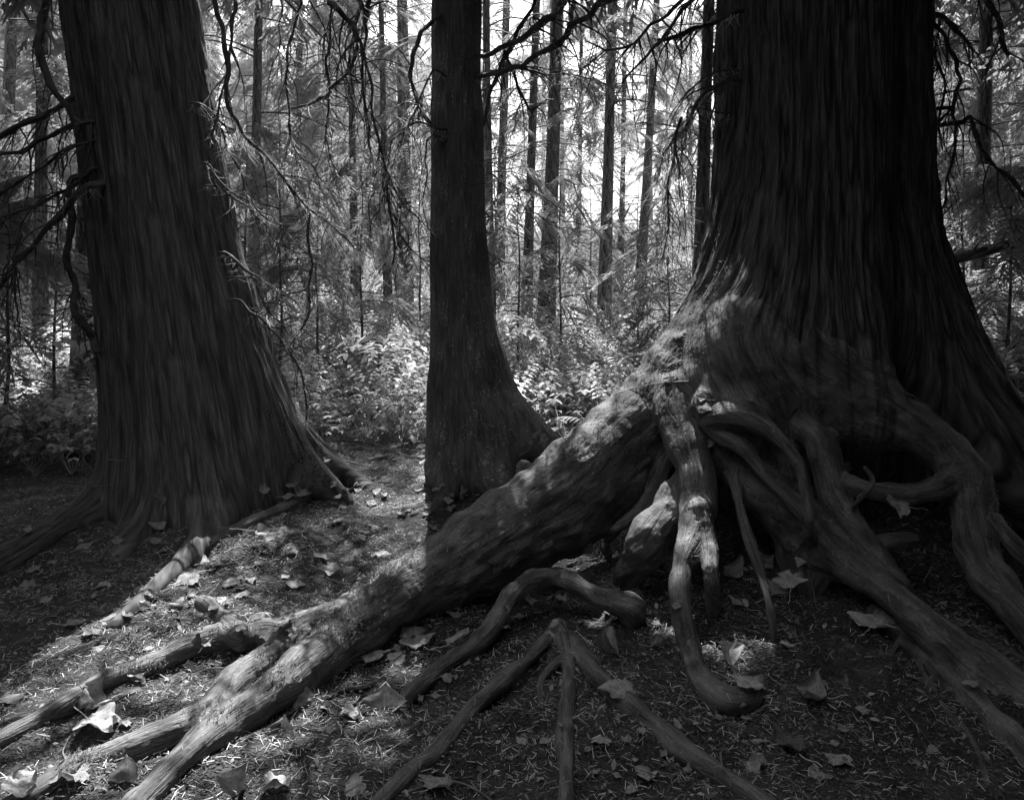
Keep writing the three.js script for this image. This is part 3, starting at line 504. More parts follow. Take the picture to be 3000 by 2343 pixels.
// left trunk, towards the middle
branch(leftTree, 4.3, [[455, 0], [475, 60], [490, 150], [487, 230], [520, 290], [580, 350], [640, 425], [700, 475], [760, 530], [790, 552]], 0.022, 0.004, { from: topL(4.0), lichen: 420, l0: 0.45, ll: 0.1, twigs: 9 });
branch(leftTree, 4.4, [[502, 0], [495, 85], [485, 154], [468, 239], [454, 300]], 0.016, 0.006, { from: topL(3.9), lichen: 60 });
branch(leftTree, 4.6, [[598, 0], [594, 51], [594, 120], [577, 164], [560, 200]], 0.007, 0.002, { from: topL(4.3), twigs: 4 });
branch(leftTree, 4.1, [[642, 0], [625, 51], [611, 102], [613, 170], [615, 239], [618, 290], [642, 335], [683, 382], [705, 400]], 0.011, 0.003, { from: topL(4.2), lichen: 120, twigs: 8 });
branch(leftTree, 4.1, [[703, 0], [702, 100], [700, 188], [703, 230], [697, 290], [707, 341], [730, 380]], 0.012, 0.003, { from: topL(4.1), lichen: 90, twigs: 7 });
branch(leftTree, 4.4, [[620, 232], [666, 219], [700, 201], [728, 171], [757, 130], [765, 60]], 0.01, 0.012, { twigs: 5, lichen: 60 });
branch(leftTree, 4.75, [[425, 222], [478, 266], [505, 283], [530, 300]], 0.014, 0.004, { lichen: 40 });
branch(leftTree, 4.75, [[445, 350], [495, 410], [546, 447], [598, 478], [640, 500]], 0.011, 0.003, { lichen: 60, twigs: 8 });
branch(leftTree, 4.7, [[455, 396], [492, 420], [533, 444], [560, 475], [598, 522], [632, 540], [663, 543]], 0.011, 0.003, { lichen: 60, twigs: 8 });
branch(leftTree, 4.5, [[471, 273], [478, 314], [509, 352], [519, 403], [546, 440], [575, 470]], 0.009, 0.003, { lichen: 60 });
branch(leftTree, 4.75, [[482, 540], [529, 578], [563, 602], [587, 616]], 0.016, 0.006, { lichen: 120, ll: 0.05 });
branch(leftTree, 4.7, [[546, 595], [557, 640], [580, 677], [615, 715], [628, 728]], 0.009, 0.004, { lichen: 60 });
branch(leftTree, 4.3, [[661, 455], [659, 510], [664, 561], [662, 647], [642, 705], [621, 735]], 0.011, 0.006, { lichen: 120, ll: 0.04, twigs: 3 });
branch(leftTree, 4.7, [[510, 640], [533, 664], [574, 701], [608, 742], [642, 793], [649, 834], [656, 896]], 0.012, 0.006, { lichen: 160, l0: 0.6, ll: 0.06, twigs: 8 });
branch(leftTree, 4.7, [[594, 670], [649, 732], [700, 773], [735, 790]], 0.005, 0.002, { twigs: 5 });
// left trunk, outer side
branch(leftTree, 4.7, [[190, 200], [164, 207], [113, 232], [68, 260], [0, 297], [-60, 320]], 0.032, 0.02, { lichen: 60, twigs: 8 });
branch(leftTree, 4.6, [[195, 260], [150, 270], [102, 290], [51, 321], [0, 328], [-60, 340]], 0.022, 0.014, { twigs: 8 });
branch(leftTree, 4.6, [[200, 300], [181, 307], [137, 324], [68, 369], [0, 417], [-40, 440]], 0.017, 0.008, { twigs: 9 });
branch(leftTree, 4.6, [[200, 360], [181, 369], [120, 410], [38, 454], [-20, 470]], 0.022, 0.008, { twigs: 9 });
branch(leftTree, 4.5, [[200, 395], [181, 403], [137, 461], [85, 505], [44, 546], [20, 583], [0, 615], [-40, 660]], 0.03, 0.016, { twigs: 9, lichen: 60 });
branch(leftTree, 4.3, [[99, 0], [82, 44], [85, 96], [106, 164], [133, 212], [150, 260]], 0.03, 0.02, { from: new V3(-2.75, 4.2, -4.8), lichen: 40 });
branch(leftTree, 4.6, [[155, 380], [150, 427], [147, 512], [154, 606], [171, 674], [191, 722], [215, 752]], 0.022, 0.03, { twigs: 8, lichen: 80 });
branch(leftTree, 4.3, [[45, 500], [38, 589], [41, 664], [61, 715], [120, 732]], 0.007, 0.003, { twigs: 8 });
// hanging in front of the gap between the left and the middle trunk
branch(leftTree, 3.9, [[769, 0], [779, 68], [796, 188], [810, 307], [830, 376], [865, 444], [919, 495]], 0.014, 0.003, { from: topL(4.4), lichen: 160, twigs: 10 });
branch(leftTree, 3.9, [[766, 0], [759, 61], [772, 171], [779, 239], [789, 307], [796, 359]], 0.013, 0.004, { from: topL(4.5), lichen: 90, twigs: 9 });
branch(leftTree, 3.8, [[700, 5], [728, 27], [752, 55], [762, 90]], 0.018, 0.02, { twigs: 3 });
branch(leftTree, 4.0, [[700, 190], [728, 164], [755, 113], [779, 34], [790, 0]], 0.011, 0.014, { twigs: 6 });
branch(leftTree, 4.0, [[829, 370], [827, 386], [834, 478], [837, 567]], 0.01, 0.006, { lichen: 120, ll: 0.1 });
branch(leftTree, 4.1, [[834, 460], [841, 478], [878, 533], [923, 563]], 0.008, 0.003, { twigs: 5 });
branch(leftTree, 4.3, [[660, 0], [690, 60], [720, 140], [750, 230], [745, 330]], 0.007, 0.002, { twigs: 9 });
// middle trunk
branch(midTree, 5.3, [[1020, 121], [1063, 106], [1104, 85], [1155, 51], [1189, 24], [1206, 0], [1225, -40]], 0.02, 0.028, { dd: -1.6, lichen: 60, twigs: 7 });
branch(midTree, 5.3, [[1020, 165], [1050, 157], [1087, 147], [1138, 120], [1206, 75], [1257, 34], [1309, 0], [1350, -40]], 0.02, 0.026, { dd: -1.6, lichen: 60, twigs: 9 });
branch(midTree, 5.0, [[1076, 108], [1090, 143], [1104, 181], [1131, 236], [1150, 225]], 0.016, 0.01, { twigs: 4 });
branch(midTree, 5.0, [[1141, 0], [1104, 68], [1070, 130], [1052, 178], [1039, 232], [1030, 270]], 0.02, 0.014, { from: new V3(-0.3, 4.6, -5.4), twigs: 5 });
branch(midTree, 5.2, [[935, 290], [919, 270], [900, 240], [889, 212], [875, 164], [882, 113], [899, 68], [919, 44], [940, 30]], 0.022, 0.018, { lichen: 60, twigs: 6 });
branch(midTree, 5.1, [[925, 272], [892, 260], [865, 270], [837, 300], [827, 352], [824, 390]], 0.013, 0.004, { lichen: 160, twigs: 8, tl: 0.5 });
branch(midTree, 5.1, [[925, 150], [899, 198], [885, 232], [862, 290], [838, 345]], 0.01, 0.004, { lichen: 90, twigs: 7, tl: 0.5 });
branch(midTree, 5.1, [[930, 285], [909, 297], [906, 341], [905, 400], [906, 461], [923, 505]], 0.009, 0.004, { lichen: 40, twigs: 4 });
branch(midTree, 5.3, [[1025, 355], [1034, 362], [1070, 389], [1138, 408], [1189, 441], [1230, 456], [1260, 455]], 0.008, 0.003, { twigs: 9, tl: 0.5 });
branch(midTree, 5.3, [[1025, 445], [1035, 454], [1087, 492], [1162, 516], [1200, 518]], 0.007, 0.002, { twigs: 8 });
branch(midTree, 5.3, [[1025, 522], [1037, 533], [1070, 557], [1097, 560]], 0.008, 0.003, { twigs: 5 });
branch(midTree, 5.3, [[1025, 344], [1050, 340], [1087, 335], [1148, 311], [1186, 304]], 0.007, 0.003, { twigs: 6 });
branch(midTree, 5.0, [[1070, 389], [1100, 430], [1180, 480], [1240, 510]], 0.005, 0.002, { twigs: 6 });
// big cedar, towards the middle
branch(bigCedar, 4.3, [[1565, 25], [1548, 32], [1500, 55], [1456, 73], [1400, 90]], 0.022, 0.012, { lichen: 60, twigs: 6 });
branch(bigCedar, 4.2, [[1500, -20], [1456, 20], [1428, 61], [1394, 102], [1360, 140], [1326, 178]], 0.02, 0.007, { from: topR(3.7), twigs: 6, lichen: 40 });
branch(bigCedar, 4.2, [[1456, 0], [1428, 27], [1391, 48], [1367, 79], [1336, 102], [1292, 106], [1251, 85]], 0.015, 0.006, { from: topR(3.9), twigs: 9, tl: 0.6 });
branch(bigCedar, 4.3, [[1556, 168], [1530, 182], [1504, 198], [1476, 239], [1456, 283], [1445, 283], [1418, 324], [1394, 389]], 0.018, 0.005, { lichen: 260, l0: 0.3, ll: 0.13, twigs: 9, tl: 0.5 });
branch(bigCedar, 4.3, [[1545, 150], [1507, 164], [1466, 198], [1450, 215]], 0.011, 0.005, { lichen: 60, twigs: 5 });
branch(bigCedar, 4.2, [[1455, 250], [1438, 294], [1428, 376], [1425, 478], [1411, 546], [1377, 583]], 0.01, 0.003, { lichen: 260, ll: 0.1, twigs: 10, tl: 0.5 });
branch(bigCedar, 4.3, [[1470, 230], [1455, 330], [1450, 420], [1462, 500]], 0.007, 0.002, { lichen: 180, ll: 0.12, twigs: 8, tl: 0.5 });
// big cedar, outer side
branch(bigCedar, 4.6, [[1955, 30], [1982, 44], [2020, 75], [2043, 130], [2047, 171], [2033, 225], [2002, 266], [1989, 335]], 0.02, 0.008, { twigs: 7, lichen: 40 });
branch(bigCedar, 4.7, [[1955, 50], [1979, 85], [1999, 147], [2006, 212], [2002, 273], [2008, 320]], 0.015, 0.006, { twigs: 7, lichen: 80 });
branch(bigCedar, 4.7, [[1950, 262], [1968, 263], [2009, 266], [2047, 263], [2071, 249], [2078, 283], [2098, 328], [2125, 362], [2184, 420], [2230, 450]], 0.016, 0.016, { twigs: 8, lichen: 40 });
branch(bigCedar, 4.6, [[2033, 232], [2033, 270], [2033, 307], [2020, 376], [2016, 427], [1995, 470]], 0.015, 0.006, { twigs: 7, lichen: 60 });
branch(bigCedar, 4.5, [[2090, -40], [2105, 0], [2125, 41], [2142, 96], [2150, 120]], 0.024, 0.014, { from: new V3(2.4, 4.0, -4.4), twigs: 5, lichen: 80 });
branch(bigCedar, 4.6, [[1950, 5], [1975, 20], [2016, 38], [2060, 72], [2075, 100]], 0.024, 0.012, { twigs: 6, lichen: 40 });

// ------------------------------------------------------------------ moss on the near roots, needles and twigs on the ground
const tuft = (() => { const pos = [], idx = [], q = rng(8); for (let i = 0; i < 7; i++) { const a = q() * 6.28, l = 0.5 + q() * 0.6, w = 0.09, dx = Math.cos(a) * 0.7 * q(), dz = Math.sin(a) * 0.7 * q(), b = pos.length / 3; pos.push(-w * Math.sin(a), 0, w * Math.cos(a), w * Math.sin(a), 0, -w * Math.cos(a), dx * 0.5 + w * 0.6, l * 0.55, dz * 0.5, dx, l * 0.85, dz); idx.push(b, b + 1, b + 2, b, b + 2, b + 3); } return geoFrom(pos, idx); })();
{
  const mats = [], q = rng(77), up = new V3(0, 1, 0);
  const spots = [[1130, 1650, 90, 60, 900], [1060, 1760, 80, 60, 500], [1180, 1600, 60, 30, 200], [1000, 1830, 90, 50, 350], [2010, 930, 60, 130, 1100], [1960, 1040, 50, 60, 350], [2120, 880, 40, 90, 500], [2160, 960, 40, 40, 250], [1850, 1150, 120, 60, 350], [1700, 1290, 140, 60, 350], [560, 2070, 140, 60, 300], [760, 1960, 120, 60, 300], [700, 1845, 80, 20, 150], [400, 1950, 120, 20, 160], [250, 2230, 150, 40, 300], [880, 1330, 60, 50, 400], [930, 1390, 50, 40, 400], [800, 1250, 40, 60, 260], [2900, 1450, 120, 120, 260], [1520, 1220, 50, 50, 140], [2800, 1360, 90, 60, 150]];
  for (const [px, py, sx, sy, n] of spots) for (let i = 0; i < n; i++) {
    const r = Math.sqrt(-2 * Math.log(1 - q() * 0.93)) * 0.55, a = q() * 6.28, h = hit(px + r * Math.cos(a) * sx, py + r * Math.sin(a) * sy); if (h.d > 6.5) continue;
    const s = 0.008 + 0.012 * q(); mats.push(M4(h.p, new THREE.Quaternion().setFromUnitVectors(up, h.n.clone().add(new V3(0, 0.5, 0)).normalize()).multiply(QE(0, q() * 6.28, 0)), s));
  }
  const m = instanced('moss', tuft, MAT.moss, mats, scene, 'stuff'); m.userData.label = 'short moss growing along the exposed roots'; m.userData.category = 'moss';
}
const bodies = (x, y, z) => Math.min(bodyR.dist(x, y, z), bodyL.dist(x, y, z), bodyM.dist(x, y, z));
{
  const q = rng(5), needle = geoFrom([-0.5, 0, -0.03, 0.5, 0, -0.02, 0.5, 0.03, 0.02, -0.5, 0.03, 0.03, -0.5, 0, 0.06, 0.5, 0, 0.05], [0, 3, 2, 0, 2, 1, 3, 4, 5, 3, 5, 2]);
  const flake = geoFrom([0, 0, 0, 0.35, 0.08, -0.2, 0.75, 0.02, -0.15, 1, 0.12, 0.05, 0.6, 0.15, 0.3, 0.2, 0.02, 0.22], [0, 5, 1, 1, 5, 4, 1, 4, 2, 2, 4, 3]);
  const twig = (() => { const a = tube([new V3(-0.5, 0, 0), new V3(-0.1, 0.05, 0.06), new V3(0.2, 0.02, -0.03), new V3(0.5, 0.04, 0.05)], [0.012, 0.011, 0.009, 0.004], { sides: 4, seg: 9, rough: 0.25 }), b = tube([new V3(-0.05, 0.05, 0.05), new V3(0.12, 0.08, 0.16), new V3(0.22, 0.06, 0.27)], [0.007, 0.005, 0.003], { sides: 3, seg: 4 }); return mergeGeometries([a, b]); })();
  const scat = (n, near, lo, hi, flat, lift) => { const out = [], tint = []; for (let i = 0; i < n; i++) {
    const d = 1.9 + (near - 1.9) * Math.pow(q(), 0.75), x = (q() * 2 - 1) * (d * 0.72 + 0.3), z = -d, y = H(x, z); if (bodyL.trunk(x, y + 0.05, z) < 0 || bodyM.trunk(x, y, z) < 0 || bodyR.trunk(x, y + 0.1, z) < 0) continue;
    const den = 0.5 + noise(x * 1.6, z * 1.6, 3) + 0.4 * noise(x * 6, z * 6, 8); if (q() > den * 1.5 + 0.15) continue;
    out.push(M4(new V3(x, groundY(x, z) + lift * q(), z), QE((q() - 0.5) * flat, q() * 6.28, (q() - 0.5) * flat), (lo + (hi - lo) * q() * q()))); tint.push(0.2 + 1.0 * Math.pow(q(), 1.6));
  } return [out, tint]; };
  let [m, t] = scat(210000, 7.5, 0.006, 0.045, 0.9, 0.016); let o = instanced('needle_litter', needle, MAT.needle, m, scene, 'stuff', t); o.userData.label = 'fallen needles and bark threads strewn over the soil'; o.userData.category = 'litter';
  [m, t] = scat(24000, 8, 0.006, 0.04, 1.4, 0.014); o = instanced('leaf_litter', flake, MAT.flake, m, scene, 'stuff', t); o.userData.label = 'small broken leaf scraps strewn over the soil'; o.userData.category = 'litter';
  [m, t] = scat(4200, 9, 0.05, 0.3, 0.25, 0.012); o = instanced('twig_litter', twig, MAT.stick, m, scene, 'stuff', t); o.userData.label = 'thin broken twigs strewn over the soil'; o.userData.category = 'litter';
  // scraps caught on the roots
  const on = [], tn = []; for (let i = 0; i < 2600; i++) { const h = hit(300 + q() * 2700, 1000 + q() * 1300); if (h.d > 5 || h.n.y < 0.35) continue; on.push(M4(h.p, new THREE.Quaternion().setFromUnitVectors(new V3(0, 1, 0), h.n).multiply(QE((q() - 0.5) * 0.5, q() * 6.28, 0)), 0.008 + 0.03 * q() * q())); tn.push(0.3 + 0.7 * q()); }
  o = instanced('needle_litter', needle, MAT.needle, on, scene, 'stuff', tn); o.userData.label = 'needles and bark crumbs lodged on the exposed roots'; o.userData.category = 'litter';
}
// ------------------------------------------------------------------ single fallen leaves
function leafGeo(seed, o = {}) { // stalk end at the origin, tip at +z, length 1
  const q = rng(seed), nu = 14, nv = 22, pos = [], uv = [], idx = [];
  const ph = q() * 6.28, ph2 = q() * 6.28, wide = (o.wide || 0.85) * (0.9 + 0.2 * q()), fold = o.fold ?? 0.15, curl = o.curl ?? 0.5, wave = o.wave ?? 0.08, lobes = o.lobes || 0, sk = (q() - 0.5) * 0.25;
  for (let j = 0; j <= nv; j++) for (let i = 0; i <= nu; i++) {
    const s = j / nv, t = i / nu * 2 - 1;
    let w = 0.5 * wide * Math.pow(Math.sin(Math.PI * Math.pow(clamp(s, 0.001, 0.999), 0.62)), 0.75);
    if (s < 0.12) w = Math.max(w, 0.5 * wide * 0.55 * (1 - 0.25 * s));
    w *= 1 + lobes * Math.sin(s * 17 + ph) * smooth(s, 0.05, 0.2) + 0.035 * Math.sin(s * 75 + ph2) + 0.05 * Math.sin(s * 31 + ph) + 0.09 * noise(s * 7, Math.sign(t) * 3, seed);
    let x = t * w + sk * s * s * 0.3, z = s - 0.1 * (1 - Math.abs(t)) * 0 - (s < 0.1 ? 0.1 * Math.abs(t) * (1 - s * 10) : 0), y = 0;
    y += fold * Math.abs(t) * w * 1.8 + wave * Math.sin(s * 8 + ph + t * 1.7) * t * t + wave * 0.7 * noise(s * 4 + seed, t * 2.5, seed * 3.1) + 0.012 * Math.sin(s * 44 - Math.abs(t) * 16) * Math.abs(t) * (1 - Math.abs(t) * 0.5);
    const roll = (o.roll || 0) * t; if (roll) { const r = w / Math.max(0.3, Math.abs(o.roll)); x = Math.sin(roll) * r * 1.6; y += (1 - Math.cos(roll)) * r * 1.6; }
    const a = curl * (s - 0.35); const zz = Math.abs(curl) > 0.01 ? Math.sin(a) / curl : s - 0.35, yy = Math.abs(curl) > 0.01 ? (1 - Math.cos(a)) / curl : 0;
    pos.push(x, y * Math.cos(a) + yy, zz + 0.35 - y * Math.sin(a)); uv.push(i / nu, s);
    if (i < nu && j < nv) { const k = j * (nu + 1) + i; idx.push(k, k + nu + 1, k + 1, k + 1, k + nu + 1, k + nu + 2); }
  }
  return geoFrom(pos, idx, uv);
}
const stem = tube([new V3(0, 0.0, 0), new V3(0.03, 0.03, -0.25), new V3(-0.02, 0.12, -0.5), new V3(0.02, 0.16, -0.72)], [0.014, 0.01, 0.009, 0.012], { sides: 5, seg: 9 });
const SHAPES = { flat: { curl: 0.4, fold: 0.07, wave: 0.06 }, curl: { curl: 1.2, fold: 0.25, wave: 0.09 }, crumple: { curl: 0.7, fold: 0.15, wave: 0.15, lobes: 0.12 }, cup: { curl: 1.3, roll: 1.1, wave: 0.1, wide: 1.1 }, fold: { curl: 0.6, fold: 1.1, wave: 0.08 }, star: { curl: 0.5, fold: 0.1, wave: 0.09, lobes: 0.26, wide: 1.15 }, oval: { curl: 0.9, fold: 0.18, wave: 0.06, wide: 0.75 }, roll: { curl: 0.4, roll: 2.2, wave: 0.05, wide: 0.7 } };
const geoPool = {}; for (const [k, o] of Object.entries(SHAPES)) geoPool[k] = [1, 2, 3, 4].map((s) => leafGeo(s * 31 + k.length * 7, o));
const TONE = { pale: MAT.leafPale, mid: MAT.leafMid, dull: MAT.leafDull, dark: MAT.leafDark };
let leafCount = 0;
function fallenLeaf(px, py, size, shape, tone, label, o = {}) { // size: length in the 3000-wide view
  const h = hit(px, py), L = size * h.d / F * (o.stand ? 0.85 : 1.05), q = rng(leafCount * 97 + 11), k = leafCount++;
  const g = thing('fallen_leaf', label, 'leaf', h.p.clone().addScaledVector(h.n, 0.006 + L * 0.06).add(new V3(0, h.n.y > 0.7 ? Math.max(0, groundY(h.p.x, h.p.z) - h.p.y) : 0, 0)), o.group);
  const up = h.n.clone().lerp(new V3(0, 1, 0), 0.5).normalize(), Q = new THREE.Quaternion().setFromUnitVectors(new V3(0, 1, 0), up);
  Q.multiply(QE(0, (o.yaw ?? q() * 360) * R, 0)).multiply(QE((o.stand ? -o.stand : (q() - 0.4) * 22) * R, 0, (q() - 0.5) * 30 * R));
  if (q() < 0.35 && !o.stand) Q.multiply(QE(0, 0, Math.PI));
  g.quaternion.copy(Q);
  const b = put('blade', geoPool[shape][k % 4], TONE[tone], g); b.scale.setScalar(L); b.position.set(0, 0, -L * 0.45).applyQuaternion(new THREE.Quaternion());
  const s = put('stalk', stem, MAT.stalk, g); s.scale.setScalar(L); s.position.copy(b.position);
  return g;
}
const LEAVES = [
  [572, 1658, 88, 'oval', 'pale', 'pale oval leaf with a wavy dent beside the thin root by the left trunk', { yaw: 80 }],
  [399, 1993, 118, 'curl', 'pale', 'brightest sunlit leaf, curled with raised veins, leaning on the sunlit root', { yaw: 160, stand: 55 }],
  [263, 2040, 95, 'crumple', 'mid', 'curled crumpled leaf just down the slope from the brightest sunlit leaf', {}],
  [281, 2080, 85, 'fold', 'mid', 'folded narrow leaf half under the curled crumpled one in the sunlit patch', {}],
  [290, 2143, 125, 'crumple', 'pale', 'long crumpled sunlit leaf lying against the pale ridge root', { yaw: 60 }],
  [218, 1836, 58, 'oval', 'dull', 'small smooth oval leaf in the shade just above the sunlit strip', { yaw: 95 }],
  [265, 1866, 45, 'star', 'dull', 'small jagged leaf below the smooth oval leaf in the shade', {}],
  [324, 1815, 50, 'flat', 'dull', 'dull flat leaf at the shade edge above the sunlit strip', {}],
  [413, 1789, 50, 'roll', 'mid', 'half rolled leaf left of the knobbed root stub', { yaw: 100 }],
  [525, 1778, 60, 'curl', 'mid', 'curled leaf touching the tip of the knobbed root stub', { yaw: 70 }],
  [539, 1705, 78, 'flat', 'dull', 'flat leaf just below the pale oval leaf by the thin root', {}],
  [793, 1585, 100, 'crumple', 'mid', 'long ragged sunlit leaf upslope between the left trunk and the long root', { yaw: 85 }],
  [868, 1712, 65, 'flat', 'pale', 'flat pale leaf alone on the needle slope above the long root', { yaw: 90 }],
  [765, 1801, 60, 'cup', 'dull', 'cupped brown leaf on the needles above the root fork', {}],
  [835, 1824, 62, 'star', 'mid', 'ragged leaf touching the upper edge of the root fork', {}],
  [938, 1637, 50, 'flat', 'dull', 'small flat leaf in the upper part of the needle slope', {}],
  [976, 1684, 60, 'curl', 'pale', 'pale curled leaf right above the mossy part of the long root', { yaw: 75 }],
  [239, 1606, 62, 'flat', 'dull', 'dim leaf lying in the left trunk shadow among needles', {}],
  [75, 1562, 45, 'crumple', 'mid', 'crumpled leaf on the far flank of the left trunk root', {}],
  [94, 1672, 48, 'flat', 'dull', 'dim flat leaf near the picture edge below the left trunk root', {}],
  [549, 1968, 48, 'curl', 'dull', 'small leaf standing on edge against the shaded side of the sunlit root', { stand: 70 }],
  [821, 2139, 72, 'cup', 'mid', 'cupped leaf standing upright in the hollow under the lowest root fork', { stand: 75, yaw: 190 }],
  [891, 2073, 82, 'flat', 'dull', 'dark leaf propped on the shaded flank of the long root', { stand: 60, yaw: 200 }],
  [61, 2310, 115, 'crumple', 'pale', 'large bright crumpled leaf in the bottom corner beside the root end', { yaw: 70 }],
  [202, 2312, 115, 'crumple', 'dull', 'large grey crumpled leaf between the two lowest root ends', {}],
  [371, 2284, 130, 'curl', 'mid', 'large pointed leaf standing up between the lowest root forks', { stand: 65, yaw: 185 }],
  [713, 2303, 112, 'fold', 'dull', 'large dim folded leaf at the bottom beside a bright wrinkled one', { stand: 45, yaw: 170 }],
  [807, 2312, 92, 'crumple', 'pale', 'bright wrinkled leaf at the bottom edge beside a large dim folded one', {}],
  [703, 1745, 50, 'star', 'dull', 'small torn leaf upslope of the knobbed root stub', {}],
  [295, 1900, 48, 'curl', 'mid', 'small curled leaf on the upper edge of the sunlit strip', { yaw: 130 }],
  [366, 2129, 42, 'crumple', 'dull', 'small dark crumpled leaf beside the long crumpled sunlit leaf', {}],
  [33, 2050, 60, 'flat', 'dull', 'dark flat leaf in the shade at the picture edge above the sunlit strip', {}],
  [675, 1716, 52, 'flat', 'dull', 'dull flat leaf two hand widths right of the pale oval leaf', {}],
  [1117, 1623, 62, 'star', 'pale', 'white torn leaf lying just above the mossy root top', { yaw: 90 }],
  [1305, 1810, 92, 'crumple', 'mid', 'grey crumpled leaf in the shade left of the arched root', { yaw: 60 }],
  [1211, 1890, 98, 'star', 'dull', 'broad dull leaf with lobed edge between long root and arched root', {}],
  [1084, 1951, 85, 'star', 'dull', 'dark lobed leaf close against the long root, lowest of three', {}],
  [1171, 1942, 68, 'flat', 'pale', 'bright clean leaf beside the dark lobed leaf under the long root', { yaw: 120 }],
  [1349, 1881, 78, 'oval', 'mid', 'smooth pale leaf resting on the foot of the arched root', { yaw: 130 }],
  [1389, 1932, 70, 'flat', 'dull', 'dull spotted leaf under the foot of the arched root', {}],
  [1127, 2064, 108, 'cup', 'pale', 'large cupped leaf standing open in the lower sunlit patch', { stand: 40, yaw: 180 }],
  [1028, 2096, 62, 'crumple', 'pale', 'bright crumpled leaf touching the large cupped leaf', {}],
  [1310, 1998, 52, 'curl', 'dull', 'small curled leaf lying across the end of the arched root', {}],
  [1553, 1773, 62, 'curl', 'mid', 'curled leaf in the hollow under the arched root', { stand: 50 }],
  [1638, 1759, 50, 'crumple', 'mid', 'small crumpled leaf deepest under the arched root', {}],
  [1769, 1918, 80, 'fold', 'dull', 'dull folded leaf with light veins right of the three-armed root', {}],
  [1818, 2021, 90, 'star', 'mid', 'pale star shaped leaf with deep veins beside the right arm of the three-armed root', { yaw: 10 }],
  [1858, 1731, 46, 'crumple', 'pale', 'small pale leaf on top of the arched root bulb', {}],
  [1933, 1909, 56, 'roll', 'mid', 'rolled brown leaf left of the pale hooked root', { yaw: 110 }],
  [1762, 2176, 74, 'oval', 'mid', 'round grey leaf in the dark between two arms of the three-armed root', { yaw: 185 }],
  [1598, 2193, 40, 'flat', 'dull', 'small dull leaf left of the middle arm of the three-armed root', {}],
  [1889, 2279, 66, 'star', 'mid', 'square cut pale leaf with one diagonal vein in the dark soil', { yaw: 220 }],
  [1720, 2204, 26, 'oval', 'dull', 'tiny round leaf next to the round grey leaf', {}],
  [1582, 2298, 27, 'crumple', 'mid', 'tiny crumpled scrap of leaf near the middle arm end', {}],
  [1741, 2270, 26, 'crumple', 'mid', 'tiny pale scrap of leaf below the round grey leaf', {}],
  [1047, 2312, 105, 'crumple', 'pale', 'bright ragged leaf at the bottom edge of the lower sunlit patch', {}],
  [1281, 2312, 85, 'star', 'dull', 'dull lobed leaf under the bent twig at the bottom edge', {}],
  [1779, 1597, 46, 'flat', 'mid', 'small leaf behind the arched root, right of its twin', {}],
  [1720, 1599, 42, 'flat', 'dull', 'small leaf behind the arched root, left of its twin', {}],
  [1933, 1663, 48, 'curl', 'mid', 'curled leaf caught on the fork of the pale hooked root', { stand: 40 }],
  [1849, 2325, 42, 'flat', 'dull', 'plain small leaf at the bottom edge under the square cut pale leaf', {}],
  [2155, 1688, 62, 'cup', 'mid', 'cupped leaf between the pale hooked root and the thin straight root', {}],
  [2162, 1777, 66, 'oval', 'pale', 'smooth pale oval leaf with a split below the cupped leaf', { yaw: 215 }],
  [2324, 1693, 72, 'star', 'pale', 'pale angular leaf right of the thin straight root', { yaw: 150 }],
  [2291, 1731, 88, 'crumple', 'dull', 'large wrinkled leaf under the pale angular leaf', {}],
  [2244, 1665, 72, 'crumple', 'dull', 'long torn leaf hanging behind the thin straight root', { stand: 40 }],
  [2347, 1637, 38, 'flat', 'mid', 'small pale leaf tucked under the diagonal root', {}],
  [2558, 1829, 98, 'star', 'pale', 'large pale lobed leaf alone on the dark slope below the diagonal root', { yaw: 140 }],
  [2124, 1937, 92, 'fold', 'pale', 'bright folded leaf tenting over the hook of the pale root', { stand: 30, yaw: 200 }],
  [2188, 2014, 88, 'flat', 'pale', 'bright leaf lying inside the hook of the pale root', { yaw: 100 }],
  [2305, 1904, 46, 'flat', 'dull', 'small dull leaf upslope right of the root hook', {}],
  [2385, 2064, 82, 'cup', 'dull', 'dim open leaf with dark veins right of the root hook', {}],
  [2230, 2176, 72, 'fold', 'mid', 'grey pointed leaf partly under a big dark leaf', { yaw: 100 }],
  [2305, 2186, 115, 'oval', 'dark', 'big smooth dark leaf with a straight midrib on the lower slope', { yaw: 200 }],
  [2455, 2228, 64, 'star', 'mid', 'pale leaf with holes on the lower slope', {}],
  [2220, 2261, 72, 'crumple', 'dull', 'crumpled dim leaf below the big dark leaf', {}],
  [2399, 2275, 60, 'crumple', 'dull', 'crumpled dim leaf left of the pale leaf with holes', {}],
  [2666, 1160, 42, 'flat', 'mid', 'small leaf lying on top of the looping root', { yaw: 90 }],
  [2056, 1169, 32, 'curl', 'mid', 'small leaf upright in the crook above the bulging root knee', {}],
  [2066, 1200, 48, 'flat', 'dull', 'flat leaf in the crook beside the bulging root knee', {}],
  [2488, 1352, 68, 'curl', 'mid', 'curled leaf in the hollow inside the looping root', { yaw: 95 }],
  [2626, 1380, 38, 'fold', 'dull', 'small leaf standing like a cone on the inner root bar', { stand: 80 }],
  [2629, 1469, 66, 'star', 'mid', 'broad leaf below the inner root bar', {}],
  [2084, 1291, 52, 'crumple', 'dull', 'dark crumpled leaf on the soil lodged between two root tops', {}],
  [1966, 1105, 48, 'curl', 'mid', 'curled leaf perched where the long root leaves the cedar', { yaw: 80 }],
  [1349, 1440, 52, 'crumple', 'mid', 'ragged leaf at the foot of the slender middle trunk', { stand: 40 }],
  [1406, 1456, 28, 'flat', 'mid', 'small leaf right of the ragged leaf at the middle trunk foot', {}],
  [1310, 1465, 30, 'flat', 'pale', 'small pale leaf left of the ragged leaf at the middle trunk foot', {}],
